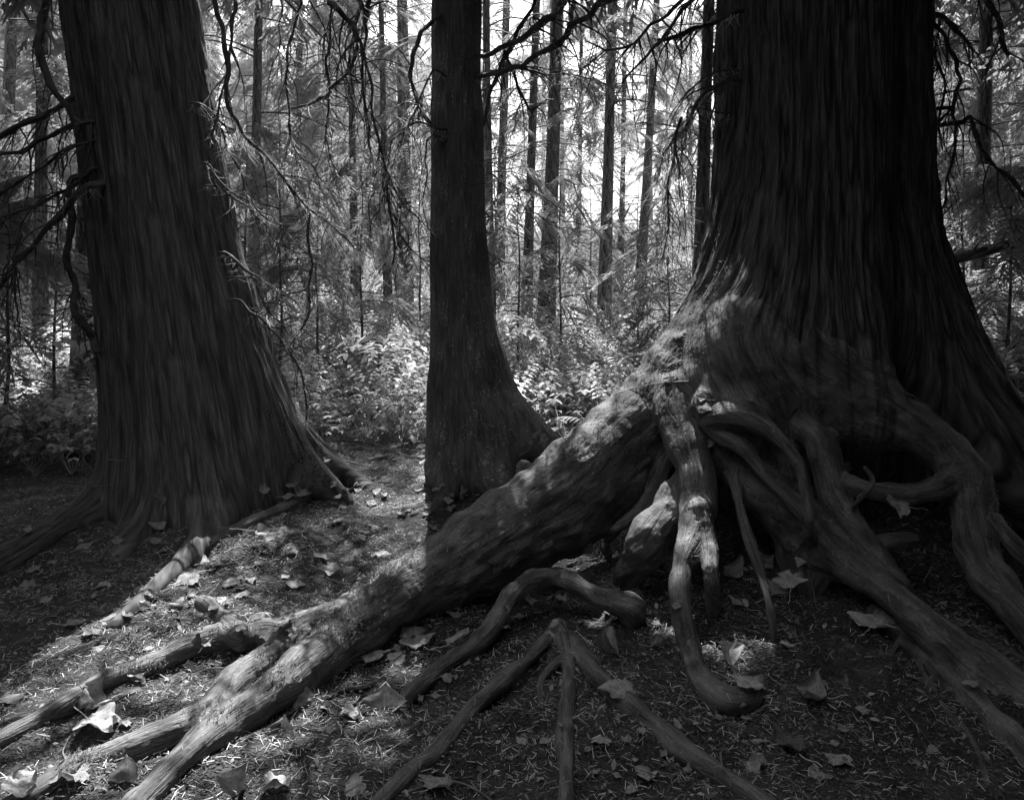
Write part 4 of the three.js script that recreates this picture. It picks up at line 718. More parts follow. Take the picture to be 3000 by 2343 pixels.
  [474, 1452, 64, 'oval', 'mid', 'single round leaf stuck upright on the black foot of the left trunk', { stand: 70, yaw: 180 }],
  [460, 1535, 60, 'flat', 'dull', 'dim leaf on the black foot of the left trunk under the round one', {}],
  [765, 1436, 38, 'curl', 'dull', 'small curled leaf in the nook of the left trunk foot', {}],
  [854, 1418, 32, 'oval', 'dull', 'small round leaf against the right flare of the left trunk', {}],
  [877, 1445, 42, 'cup', 'mid', 'cupped leaf at the tip of the left trunk flare', {}],
  [840, 1462, 48, 'flat', 'mid', 'flat leaf by the pale thin root of the left trunk', {}],
  [1110, 1340, 26, 'flat', 'pale', 'tiny pale leaf on the path between left and middle trunks, farthest one', {}],
  [1230, 1440, 36, 'flat', 'mid', 'leaf on the path just left of the middle trunk foot', {}],
  [1090, 1480, 32, 'flat', 'mid', 'leaf in the centre of the path between left and middle trunks', {}],
  [1180, 1510, 36, 'curl', 'mid', 'curled leaf where the path meets the long root', {}],
  [990, 1530, 36, 'flat', 'dull', 'leaf on the path just past the flare of the left trunk', {}],
  [1055, 1585, 40, 'crumple', 'mid', 'crumpled leaf on the needles above the white torn leaf', {}],
];
for (const l of LEAVES) fallenLeaf(...l);
{ // smaller, undistinguished leaves
  const q = rng(404);
  for (let i = 0; i < 46; i++) fallenLeaf(950 + q() * 380, 1310 + q() * 260, 16 + 16 * q(), ['flat', 'curl', 'crumple'][i % 3], ['mid', 'dull', 'dull', 'pale'][i % 4], 'one of many small leaves littering the path between the trunks', { group: 'small leaves on the path' });
  for (let i = 0; i < 46; i++) fallenLeaf(40 + q() * 880, 1580 + q() * 330, 22 + 18 * q(), ['flat', 'curl', 'crumple', 'star'][i % 4], ['mid', 'dull', 'dull', 'dull'][i % 4], 'one of many small dull leaves on the needle slope below the left trunk', { group: 'small leaves on the needle slope' });
  for (let i = 0; i < 40; i++) fallenLeaf(1100 + q() * 1850, 1750 + q() * 560, 20 + 16 * q(), ['flat', 'curl', 'crumple', 'star'][i % 4], ['dull', 'dull', 'dull', 'mid'][i % 4], 'one of many small dim leaves on the dark soil below the roots', { group: 'small leaves on the dark soil' });
}
// ------------------------------------------------------------------ single twigs and sticks on the ground
function stick(list, r, label, o = {}) {
  const pts = list.map(([x, y, e]) => { const h = o.over ? { p: gp(x, y, e ?? 0.01), n: new V3(0, 1, 0) } : hit(x, y); return h.p.clone().addScaledVector(h.n, r + (e && !o.over ? e : 0)); });
  const base = pts[0].clone(), g = thing(o.name || 'fallen_twig', label, o.category || 'twig', base), loc = pts.map((p) => p.clone().sub(base));
  put('stem', tube(loc, loc.map((_, i) => r * (1 - 0.6 * i / (loc.length - 1))), { sides: 6, seg: loc.length * 6, rough: 0.22, seed: list[0][0] }), o.mat || MAT.stick, g);
  (o.side || []).forEach((s) => { const p = s.map(([x, y, e]) => hit(x, y).p.add(new V3(0, r + (e || 0), 0)).sub(base)); put('side_shoot', tube(p, p.map((_, i) => r * 0.6 * (1 - 0.6 * i / (p.length - 1))), { sides: 5, seg: 8, rough: 0.2 }), o.mat || MAT.stick, g); });
  return g;
}
stick([[1060, 2335], [1180, 2320], [1280, 2298], [1350, 2300], [1420, 2335], [1450, 2360]], 0.006, 'bent grey twig arching along the bottom edge below the root arms');
stick([[1000, 2105], [1060, 2135], [1100, 2170], [1120, 2230], [1122, 2310], [1118, 2360]], 0.003, 'thin pale curved twig running down the lower sunlit patch');
stick([[1180, 2130], [1160, 2085], [1145, 2055]], 0.0025, 'short stalk in front of the large cupped leaf');
stick([[2160, 1717], [2240, 1790], [2330, 1870], [2430, 1935], [2490, 1950]], 0.0028, 'long straight thin twig slanting below the cupped leaf');
stick([[2368, 1620], [2380, 1700], [2395, 1800], [2408, 1890], [2412, 1935]], 0.0035, 'thin rootlet hanging straight down beside the diagonal root');
stick([[2400, 1640], [2470, 1730], [2540, 1790], [2600, 1830]], 0.003, 'thin twig running to the large pale lobed leaf');
stick([[2570, 1940], [2610, 2030], [2680, 2120], [2750, 2210], [2800, 2310]], 0.0025, 'long fine twig descending the dark slope at far lower corner');
stick([[700, 1963], [600, 1965], [540, 1990], [500, 2015]], 0.004, 'slender lit twig across the hollow between the two sunlit roots');
stick([[940, 1915], [938, 2020], [960, 2090], [1000, 2100]], 0.002, 'hair thin drooping rootlet on the flank of the long root');
stick([[330, 1900], [420, 1850], [500, 1810], [600, 1750], [650, 1700]], 0.004, 'long straight twig crossing the shade behind the knobbed root stub');
stick([[420, 1880], [520, 1830], [570, 1790]], 0.003, 'short thin twig beside the knobbed root stub');
stick([[120, 1360], [270, 1330], [320, 1345], [400, 1352]], 0.006, 'pale forked dead twig beside the black foot of the left trunk', { side: [[[230, 1335], [280, 1400], [300, 1440]], [[140, 1440], [220, 1420], [280, 1400]]] });
stick([[170, 1265], [220, 1290], [270, 1330], [310, 1345]], 0.004, 'thin dead twig sloping down to the left trunk');
stick([[240, 1245], [265, 1270], [255, 1310]], 0.003, 'small kinked dead twig beside the left trunk');
stick([[40, 1440], [150, 1425], [260, 1428], [330, 1420]], 0.005, 'straight dead twig lying level left of the left trunk');
stick([[0, 958, 0.35], [14, 1029, 0.3], [70, 1075, 0.2], [117, 1137, 0.12], [183, 1207, 0.02]], 0.02, 'pale bent fallen bough leaning into the dark undergrowth', { name: 'fallen_bough', category: 'branch', over: true });
stick([[1600, 1590], [1650, 1610], [1700, 1640], [1745, 1690]], 0.002, 'fine twig lying behind the arched root');
stick([[2740, 1600], [2735, 1650], [2705, 1710]], 0.008, 'short dark twig standing on the soil right of the diagonal root');
stick([[2470, 2040], [2520, 2110], [2600, 2180], [2640, 2240]], 0.0025, 'fine twig on the slope right of the dim open leaf');
stick([[2180, 2060], [2120, 2100], [2115, 2200], [2120, 2260]], 0.007, 'dark rootlet dropping from the root hook');
stick([[2310, 2080], [2250, 2070], [2200, 2090]], 0.005, 'curved rootlet beside the root hook');
stick([[2020, 1118], [1930, 1125], [1860, 1140], [1800, 1160]], 0.006, 'dead twig lying across the top of the long root');
stick([[2690, 1175], [2760, 1210], [2810, 1250]], 0.0025, 'thin stalk trailing over the looping root');
stick([[860, 1300], [940, 1310], [1080, 1320], [1230, 1325]], 0.012, 'straight sunlit stick lying level at the back of the path', { name: 'fallen_stick', category: 'stick', over: true });
stick([[1000, 1290], [1100, 1305], [1200, 1340], [1280, 1350]], 0.009, 'second stick crossing the level one at the back of the path', { name: 'fallen_stick', category: 'stick', over: true });
stick([[1080, 1350], [1150, 1335], [1260, 1310]], 0.01, 'short stick across the back of the path near the middle trunk', { name: 'fallen_stick', category: 'stick', over: true });
stick([[980, 1345], [1060, 1365], [1180, 1385], [1290, 1400]], 0.008, 'slightly curved stick on the path in front of the level ones', { name: 'fallen_stick', category: 'stick', over: true });
stick([[1560, 1190, 0.15], [1620, 1200, 0.12], [1690, 1205, 0.1], [1760, 1215, 0.05]], 0.014, 'dead stick in the heap behind the bent foot of the middle trunk', { name: 'fallen_stick', category: 'stick', over: true });
stick([[1570, 1215, 0.1], [1640, 1180, 0.2], [1700, 1150, 0.3]], 0.01, 'rising stick in the heap behind the bent foot of the middle trunk', { name: 'fallen_stick', category: 'stick', over: true });
stick([[1660, 1235, 0.0], [1668, 1190, 0.2], [1682, 1150, 0.32], [1668, 1118, 0.4], [1640, 1102, 0.42]], 0.022, 'stout bright crooked stick curving up behind the middle trunk', { name: 'fallen_stick', category: 'stick', over: true });
stick([[1520, 1150, 0.3], [1600, 1140, 0.3], [1700, 1135, 0.25]], 0.007, 'thin stick resting on top of the stick heap', { name: 'fallen_stick', category: 'stick', over: true });
stick([[1740, 1130, 0.25], [1760, 1180, 0.15], [1730, 1215, 0.05]], 0.008, 'hooked stick at the far end of the stick heap', { name: 'fallen_stick', category: 'stick', over: true });
// ------------------------------------------------------------------ the forest
function sprayGeo(seed, n, droop) { // flat drooping spray, 1 long towards +z, side shoots set with scale leaves
  const q = rng(seed), pos = [], idx = [];
  const dia = (a, dir, L, w) => { const s = new V3(dir.z, 0.15 * (q() - 0.5), -dir.x).normalize().multiplyScalar(w), m = a.clone().addScaledVector(dir, L * 0.45), e = a.clone().addScaledVector(dir, L), b = pos.length / 3; m.y += 0.01; pos.push(a.x, a.y, a.z, m.x + s.x, m.y + s.y, m.z + s.z, e.x, e.y - L * 0.15, e.z, m.x - s.x, m.y - s.y, m.z - s.z); idx.push(b, b + 1, b + 2, b, b + 2, b + 3); };
  for (let i = 0; i < n; i++) {
    const t = (i + 0.5) / n, p = new V3(0.03 * Math.sin(t * 9), -droop * t * t, t), side = i % 2 ? 1 : -1, a = 0.75 + 0.3 * q(), L = (0.42 * Math.sin(Math.PI * (0.18 + 0.75 * t)) + 0.04) * (0.7 + 0.5 * q()), dir = new V3(side * Math.sin(a), -droop * t * 0.6 - 0.15 * q(), Math.cos(a)).normalize();
    dia(p, dir, L, 0.016);
    for (let k = 1; k <= 3; k++) for (const s2 of [1, -1]) { const b = p.clone().addScaledVector(dir, L * k / 4), a2 = a * side + s2 * 0.7; dia(b, new V3(Math.sin(a2), dir.y - 0.1, Math.cos(a2)).normalize(), L * (0.42 - 0.07 * k) * (0.6 + 0.6 * q()), 0.013); }
  }
  dia(new V3(0, 0, 0), new V3(0, -droop * 0.7, 1).normalize(), 1.0, 0.008);
  return geoFrom(pos, idx);
}
const SPRAYS = [sprayGeo(1, 14, 0.25), sprayGeo(2, 14, 0.55), sprayGeo(3, 12, 0.9)];
// where the ray of sun through a point would land: gaps in the canopy are where the photograph's ground is lit
const spot = (px, py, r) => { const p = hit(px, py).p; const t = (p.y - 0.15) / SUN.y; return [p.x - SUN.x * t, p.z - SUN.z * t, r]; };
const SPOTS = [spot(2120, 990, 0.95), spot(2190, 1040, 0.9), spot(2000, 1720, 0.5), spot(2015, 1850, 0.5), spot(2140, 1950, 0.26), spot(1850, 1230, 0.6), spot(1720, 1290, 0.45), spot(1850, 2010, 0.32), spot(1120, 2150, 0.3), spot(1130, 1640, 0.5), spot(2020, 930, 0.5), spot(1565, 1915, 0.3)];
function gap(p) { // chance that a spray stays
  { const gx = p.x - 1, gy = p.y - 1, gz = p.z + 3.6, c = (-0.42 * gx + 0.87 * gy + 0.26 * gz) / Math.hypot(gx, gy, gz); if (c > 0.9) return 0.03; }   // open sky over the shoulder, which lights the roots from one side
  let t = (p.y - 0.15) / SUN.y, x = p.x - SUN.x * t, z = p.z - SUN.z * t; if (z < -6) { t = (p.y - H(x, z) - 0.3) / SUN.y; x = p.x - SUN.x * t; z = p.z - SUN.z * t; } const d = -z;
  if (d > 1.0 && d < 6 && x > -2.6 && x < -0.25) return noise(x * 2.6, z * 2.6, 12) + 0.5 * noise(x * 7, z * 7, 13) > (d < 3.4 ? -0.9 : d < 4 ? -0.25 : -0.05) ? 0.008 : 0.5;
  if (d > 5.2 && d < 6.6 && x > -2.3 && x < -0.2) return 0.25;
  for (const [a, b, r] of SPOTS) if ((x - a) ** 2 + (z - b) ** 2 < r * r) return 0.04;
  if (d > 5.8 && d < 24 && Math.abs(x) < d * 0.75) { const n = noise(x * 0.8, z * 0.8, 5) + 0.5 * noise(x * 2.1, z * 2.1, 6), low = p.y < EYE - p.z * 0.372; if (low) return d < 12.5 ? (n > -0.25 ? 0.22 : 0.7) : n > -0.1 ? 0.75 : 0.95; if (x < -0.28 * d || x > 0.5 * d) return n > 0.2 ? 0.2 : 0.9; return n > -0.35 ? 0.015 : 0.35; }
  return 1;
}
function conifer(name, label, o) { // o: x, z, h, r, c0 (crown from), cr (crown radius), nb limbs, ns sprays per limb, ss spray size
  const q = rng(o.seed), y0 = H(o.x, o.z), g = thing(name, label, 'tree', new V3(o.x, y0, o.z), o.group), lean = o.lean || 0;
  const at = (y) => new V3(lean * y, y, 0), tr = [], rr = [];
  for (let i = 0; i <= 6; i++) { const t = i / 6; tr.push(at(-0.15 + t * (o.h + 0.15)).add(new V3((q() - 0.5) * 0.04, 0, (q() - 0.5) * 0.04))); rr.push(o.r * Math.max(0.12, (1 - t * 0.85)) * (i === 0 ? 1.35 : 1)); }
  put('trunk', tube(tr, rr, { sides: o.sides || 10, seg: 26, rough: 0.07, seed: o.seed }), o.mat || MAT.farBark, g);
  const limbs = [], mats = [[], [], []];
  for (let i = 0; i < o.nb; i++) {
    const t = (i + q()) / o.nb, y = lerp(o.c0, o.h * 0.98, Math.pow(t, 0.85)), az = q() * 6.283, L = o.cr * (0.35 + 0.75 * q()) * Math.pow(1 - 0.8 * Math.max(0, (y - o.c0) / (o.h - o.c0)), 0.7) * (y < o.c0 + 1 ? 0.8 : 1);
    const dx = Math.cos(az), dz = Math.sin(az), up = 0.1 + 0.3 * q(), sag = o.sag ?? 0.35;
    const P = (s) => at(y).add(new V3(dx * L * s, L * (up * s - sag * s * s * 1.6), dz * L * s));
    const rl = Math.min(0.02, 0.006 + L * 0.006); limbs.push(tube([P(0), P(0.35), P(0.7), P(1)], [rl, rl * 0.7, rl * 0.45, 0.002], { sides: 4, seg: 6 }));
    for (let k = 0; k < o.ns; k++) {
      const s = 0.2 + 0.8 * Math.sqrt(q()), p = P(s).add(new V3((q() - 0.5) * 0.12, 0, (q() - 0.5) * 0.12)), w = p.clone().add(g.position);
      if (o.skip && o.skip(w)) continue;
      if (q() > gap(w)) continue;
      const sz = o.ss * (0.55 + 0.7 * q()), yaw = Math.atan2(dx, dz) + (q() - 0.5) * 2.2, v = Math.floor(q() * 3);
      mats[v].push(M4(p, QE((0.1 + 0.7 * q() * (o.hang ?? 1)), yaw, (q() - 0.5) * 0.7), sz));
    }
  }
  if (o.dead) for (let i = 0; i < 22; i++) { const y = 0.8 + (o.c0 + 1) * q(), az = q() * 6.283, L = 0.4 + 1.1 * q(), p = at(y), e = p.clone().add(new V3(Math.cos(az) * L, -L * (0.5 * q() - 0.1), Math.sin(az) * L)), m = p.clone().lerp(e, 0.5).add(new V3(0, 0.1 * L, 0)); limbs.push(tube([p, m, e], [0.009, 0.006, 0.0015], { sides: 4, seg: 6 })); for (let k = 0; k < 3; k++) { const b = m.clone().lerp(e, q()), f = b.clone().add(new V3((q() - 0.5) * 0.5, -0.3 * q(), (q() - 0.5) * 0.5)); limbs.push(tube([b, f], [0.004, 0.001], { sides: 3, seg: 2 })); } }
  if (limbs.length) put('limbs', mergeGeometries(limbs), MAT.branch, g, 'stuff');
  mats.forEach((m, i) => { if (m.length) instanced('crown', SPRAYS[i], MAT.spray, m, g, 'stuff'); });
  return g;
}
let seed = 1000;
// trunks one can tell apart behind the clearing: [x at the frame top, x at the base, width there, depth, crown from, pale?, label]
const FAR = [
  [1428, 1432, 30, 11, 4.2, 0, 'slim trunk half hidden along the edge of the slender middle trunk'],
  [1483, 1462, 31, 14, 4.5, 0, 'grey trunk next right of the half hidden slim one'],
  [1572, 1540, 30, 12.5, 4.2, 0, 'dark slim trunk left of the thickest distant trunk'],
  [1632, 1596, 46, 12, 4.5, 0, 'thickest distant trunk right of the slender middle trunk'],
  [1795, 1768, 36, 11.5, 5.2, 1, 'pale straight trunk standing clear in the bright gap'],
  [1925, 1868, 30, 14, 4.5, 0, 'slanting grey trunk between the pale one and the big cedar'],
  [1178, 1184, 48, 15, 4.6, 0, 'stout dark trunk behind the hanging twigs left of the middle trunk'],
  [1118, 1138, 24, 13, 4, 0, 'thin dark trunk left of the stout one behind the hanging twigs'],
  [1025, 1042, 24, 14, 3.6, 0, 'thin trunk farthest left in the gap between the two near trunks'],
  [2078, 2040, 42, 8.5, 4.6, 0, 'dark trunk peeping out along the near edge of the big cedar'],
  [2895, 2858, 46, 8.8, 4.4, 0, 'grey trunk rising behind the fallen log on the far side of the cedar'],
  [3060, 2985, 40, 11, 4, 0, 'trunk cut by the picture edge beyond the fallen log'],
  [2800, 2790, 30, 13, 3.4, 0, 'thin trunk seen close past the outer edge of the big cedar'],
  [1835, 1815, 18, 17, 5, 0, 'thin dark distant trunk just right of the pale one'],
  [1705, 1690, 16, 19, 5, 0, 'thin distant trunk just left of the pale one'],
  [760, 740, 34, 12, 3, 0, 'dim trunk in the foliage just past the left trunk'],
  [880, 870, 26, 16, 3, 0, 'dim distant trunk in the dark foliage past the left trunk'],
  [130, 120, 40, 11, 2.6, 0, 'dim trunk in the dark wood on the outer side of the left trunk'],
  [30, 10, 40, 14, 2.6, 0, 'dim trunk at the picture edge in the dark wood'],
];
for (const [a, b, w, d, c0, pale, label] of FAR) {
  const xa = (a - 1500) / F * d, xb = (b - 1500) / F * d, z = -d, hTop = EYE + 800 / F * d - H(xb, z);
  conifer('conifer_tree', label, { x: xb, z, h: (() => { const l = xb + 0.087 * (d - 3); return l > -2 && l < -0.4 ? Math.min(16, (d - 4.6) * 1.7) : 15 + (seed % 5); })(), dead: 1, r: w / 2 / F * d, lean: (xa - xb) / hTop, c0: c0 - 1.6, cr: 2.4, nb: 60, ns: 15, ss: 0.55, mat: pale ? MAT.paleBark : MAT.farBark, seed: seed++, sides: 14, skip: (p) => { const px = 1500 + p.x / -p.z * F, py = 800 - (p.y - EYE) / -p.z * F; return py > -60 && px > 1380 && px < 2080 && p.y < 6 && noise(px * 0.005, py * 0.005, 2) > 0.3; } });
}
for (const [x, z, label] of [[-4.6, -8, 'conifer hidden behind the left trunk whose crown darkens the wood there'], [-6.4, -8.3, 'conifer just outside the view beyond the left trunk'], [-5.6, -5.2, 'conifer outside the view beside the left trunk'], [3.55, -7.4, 'conifer hidden behind the big cedar whose crown darkens the bank there'], [6.2, -7.6, 'conifer just outside the view beyond the fallen log'], [5.2, -4.4, 'conifer outside the view beside the big cedar']])
  conifer('conifer_tree', label, { x, z, h: 15, r: 0.16, c0: 4.6, cr: 3.4, nb: 60, ns: 14, ss: 1.2, seed: seed++, skip: (p) => p.z < -1 && Math.abs(p.x) < -p.z * 0.75 && p.y < EYE - p.z * 0.4 + 0.8 });
const busy = []; for (const f of FAR) busy.push([(f[1] - 1500) / F * f[3], -f[3]]);
{ // the wood farther back, thinner ahead of the clearing than to its sides
  const q = rng(99); let n = 0;
  for (let k = 0; k < 900 && n < 78; k++) {
    const d = 15 + 40 * Math.pow(q(), 0.8), px = -500 + 4000 * q(), x = (px - 1500) / F * d; if (busy.some(([a, b]) => Math.hypot(a - x, b + d) < 1.6)) continue;
    const land = x + 0.087 * (d - 3); if (land > -2 && land < -0.4 && d < 14) continue; const open = px > 1380 && px < 2020; if (open && q() < (px > 1690 || px < 1600 ? 0.55 : 0.4)) continue;
    busy.push([x, -d]); n++; const side = px < 1100 || px > 2300;
    conifer('conifer_tree', side ? (px < 1100 ? 'dim conifer in the dense dark wood beyond the left trunk' : 'dim conifer in the wood beyond the big cedar') : 'hazy conifer in the far wood behind the clearing', { x, z: -d, h: 12 + 8 * q(), r: 0.09 + 0.1 * q(), c0: side ? 1.2 + 1.5 * q() : 2.4 + 2 * q(), cr: side ? 2.6 : 1.9, nb: side ? 58 : 38, ns: side ? 13 : 12, ss: side ? 1.2 : 0.7, seed: seed++, group: side ? (px < 1100 ? 'dim conifers beyond the left trunk' : 'dim conifers beyond the big cedar') : 'hazy conifers far behind' });
  }
  // trees to the sides of and behind the viewpoint, whose crowns close the canopy over it
  for (let k = 0, m = 0; k < 900 && m < 40; k++) {
    const a = (60 + 240 * q()) * R, r = 3.6 + 12 * Math.pow(q(), 0.7), x = Math.sin(a) * r, z = -Math.cos(a) * r - 1; if (z < 0 && Math.abs(x) < -z * 0.85 + 1.5) continue; if (busy.some(([c, e]) => Math.hypot(c - x, e - z) < 1.7)) continue;
    busy.push([x, z]); m++;
    conifer('conifer_tree', 'tall conifer outside the view whose crown closes the canopy', { x, z, h: 13 + 6 * q(), r: 0.16 + 0.12 * q(), c0: 1.6 + 1.5 * q(), cr: 3.6, nb: 64, ns: 14, ss: 1.3, seed: seed++, group: 'conifers around the viewpoint', skip: (p) => p.z < 0.8 && Math.abs(p.x) < Math.abs(p.z) * 0.8 + 1.6 && p.y < EYE - p.z * 0.42 + 2.2 || Math.hypot(p.x, p.z) < 3.2 && p.y < 4.2 });
  }
  // crowns of the three near trees, above the frame
  for (const [tree, x, z, h, cr] of [[bigCedar, RT.x, RT.z, 18, 3.6], [leftTree, -3.2, -5, 17, 3.4], [midTree, -0.412, -5.4, 13.5, 2.4]]) {
    const mats = [], limbs = [], q = rng(Math.round(500 + x * 10));
    for (let i = 0; i < 95; i++) {
      const y = 4.15 + (h - 4.4) * Math.pow((i + q()) / 95, 1.35), az = q() * 6.283, L = cr * (0.4 + 0.7 * q()) * (1 - 0.7 * (y - 4.6) / (h - 4.6)), P = (s) => new V3(x + Math.cos(az) * L * s, y + L * (0.25 * s - 0.5 * s * s), z + Math.sin(az) * L * s).sub(tree.position);
      limbs.push(tube([P(0), P(0.5), P(1)], [0.025, 0.015, 0.004], { sides: 5, seg: 6 }));
      for (let k = 0; k < 15; k++) { const p = P(0.25 + 0.75 * Math.sqrt(q())), w = p.clone().add(tree.position); if (w.y < EYE - w.z * 0.4 + 1.0 || q() > gap(w)) continue; mats.push(M4(p, QE(0.2 + 0.6 * q(), Math.PI / 2 - az + (q() - 0.5) * 2, (q() - 0.5) * 0.6), 0.7 + 0.6 * q())); }
    }
    put('limbs', mergeGeometries(limbs), MAT.branch, tree, 'stuff'); instanced('crown', SPRAYS[1], MAT.spray, mats, tree, 'stuff');
  }
}
// young conifers in the clearing's back edge
const SAPS = [[1520, 9.2, 2.6, 'young conifer close behind the slender middle trunk'], [1640, 9.8, 2.8, 'young conifer in front of the thickest distant trunk'], [1450, 10.5, 3.2, 'taller young conifer behind the slender middle trunk'], [1870, 10.5, 2.6, 'young conifer right of the pale straight trunk'], [1960, 9, 2.2, 'young conifer in front of the slanting grey trunk'], [1060, 9.5, 2.8, 'young conifer left of the stout dark trunk'], [930, 8.6, 2.4, 'young conifer behind the tip of the left trunk flare'], [820, 8, 3.2, 'young conifer close past the left trunk edge'], [720, 9.5, 3.6, 'tall young conifer past the left trunk edge'], [2960, 7.6, 2.4, 'sunlit young conifer at the picture edge above the fallen log'], [2820, 8.2, 2.6, 'young conifer past the outer edge of the big cedar'], [160, 7.2, 2.6, 'young conifer in the dark on the outer side of the left trunk'], [20, 6.6, 2.4, 'young conifer at the dark picture edge'], [1730, 13, 3, 'young conifer left of the pale trunk, farther back'], [2030, 11, 3, 'young conifer along the near edge of the big cedar'], [1230, 11, 3, 'young conifer just left of the slender middle trunk']];
for (const [px, d, h, label] of SAPS) conifer('young_conifer', label, { x: (px - 1500) / F * d, z: -d, h, r: 0.022, c0: 0.25, cr: 1.0, nb: 26, ns: 7, ss: 0.42, sag: 0.25, hang: 0.7, seed: seed++, sides: 6 });

// ------------------------------------------------------------------ undergrowth
function blade(pos, idx, p, yaw, pitch, L, W) { // one leaf, folded along its midrib
  const c = Math.cos(yaw), s = Math.sin(yaw), cp = Math.cos(pitch), sp = Math.sin(pitch), b = pos.length / 3, pt = (u, v, w) => { const z = u * cp - w * sp, y = u * sp + w * cp; pos.push(p.x + z * s + v * c, p.y + y, p.z + z * c - v * s); };
  pt(0, 0, 0); pt(0.35 * L, W * 0.5, 0.08 * L); pt(0.75 * L, W * 0.34, 0.02 * L); pt(L, 0, -0.1 * L); pt(0.75 * L, -W * 0.34, 0.02 * L); pt(0.35 * L, -W * 0.5, 0.08 * L); pt(0.5 * L, 0, -0.01 * L);
  idx.push(b, b + 1, b + 6, b + 1, b + 2, b + 6, b + 2, b + 3, b + 6, b + 3, b + 4, b + 6, b + 4, b + 5, b + 6, b + 5, b, b + 6);
}
function herbGeo(seed, stems, per, L, hgt) {
  const q = rng(seed), pos = [], idx = [];
  for (let i = 0; i < stems; i++) {
    const a = i / stems * 6.28 + q(), out = 0.12 + 0.22 * q(), hh = hgt * (0.6 + 0.5 * q()), top = new V3(Math.sin(a) * out, hh, Math.cos(a) * out);
    for (let k = 0; k < 2; k++) { const w = 0.0025, b = pos.length / 3, c = k ? w : 0, e = k ? 0 : w; pos.push(-c, 0, -e, c, 0, e, top.x + c, top.y, top.z + e); idx.push(b, b + 1, b + 2); }
    for (let k = 0; k < per; k++) { const t = per > 4 ? 0.55 + 0.45 * k / (per - 1) : 1, p = top.clone().multiplyScalar(t); p.y = hh * (0.4 + 0.6 * t); blade(pos, idx, p, a + (per > 4 ? (k % 2 ? 1.2 : -1.2) * (1 - t * 0.6) : (k - (per - 1) / 2) * 1.5) + (q() - 0.5) * 0.5, -0.1 - 0.35 * q(), L * (0.7 + 0.5 * q()), L * 0.62); }
  }
  return geoFrom(pos, idx);
}
function fernGeo(seed, fronds, L) {
  const q = rng(seed), pos = [], idx = [];
  for (let f = 0; f < fronds; f++) {
    const a = f / fronds * 6.28 + q() * 0.7, LL = L * (0.7 + 0.5 * q()), up = 0.9 + 0.5 * q(), P = (t) => new V3(Math.sin(a) * LL * (t * 0.85), LL * (up * t - 0.95 * t * t), Math.cos(a) * LL * (t * 0.85));
    for (let k = 1; k < 17; k++) { const t = 0.1 + 0.9 * k / 17, p = P(t), w = LL * 0.2 * Math.sin(Math.PI * Math.min(1, 0.25 + 0.75 * (1 - t) + 0.1)) * (1 - t * 0.35); for (const s of [1, -1]) { const ya = a + s * 1.25, b = pos.length / 3, dx = Math.sin(ya), dz = Math.cos(ya), fx = Math.sin(a) * LL * 0.022, fz = Math.cos(a) * LL * 0.022; pos.push(p.x - fx, p.y, p.z - fz, p.x + fx, p.y, p.z + fz, p.x + dx * w + fx * 1.5, p.y - w * 0.25, p.z + dz * w + fz * 1.5); idx.push(b, b + 1, b + 2); } }
    for (let k = 0; k < 5; k++) { const p = P(k / 5), n = P((k + 1) / 5), b = pos.length / 3; pos.push(p.x - 0.002, p.y, p.z, p.x + 0.002, p.y, p.z, n.x, n.y, n.z); idx.push(b, b + 1, b + 2); }
  }
  return geoFrom(pos, idx);
}
const HERBS = [herbGeo(1, 7, 4, 0.07, 0.36), herbGeo(2, 6, 8, 0.06, 0.5), herbGeo(3, 9, 3, 0.05, 0.26)], FERNS = [fernGeo(4, 8, 0.55), fernGeo(5, 7, 0.42)];
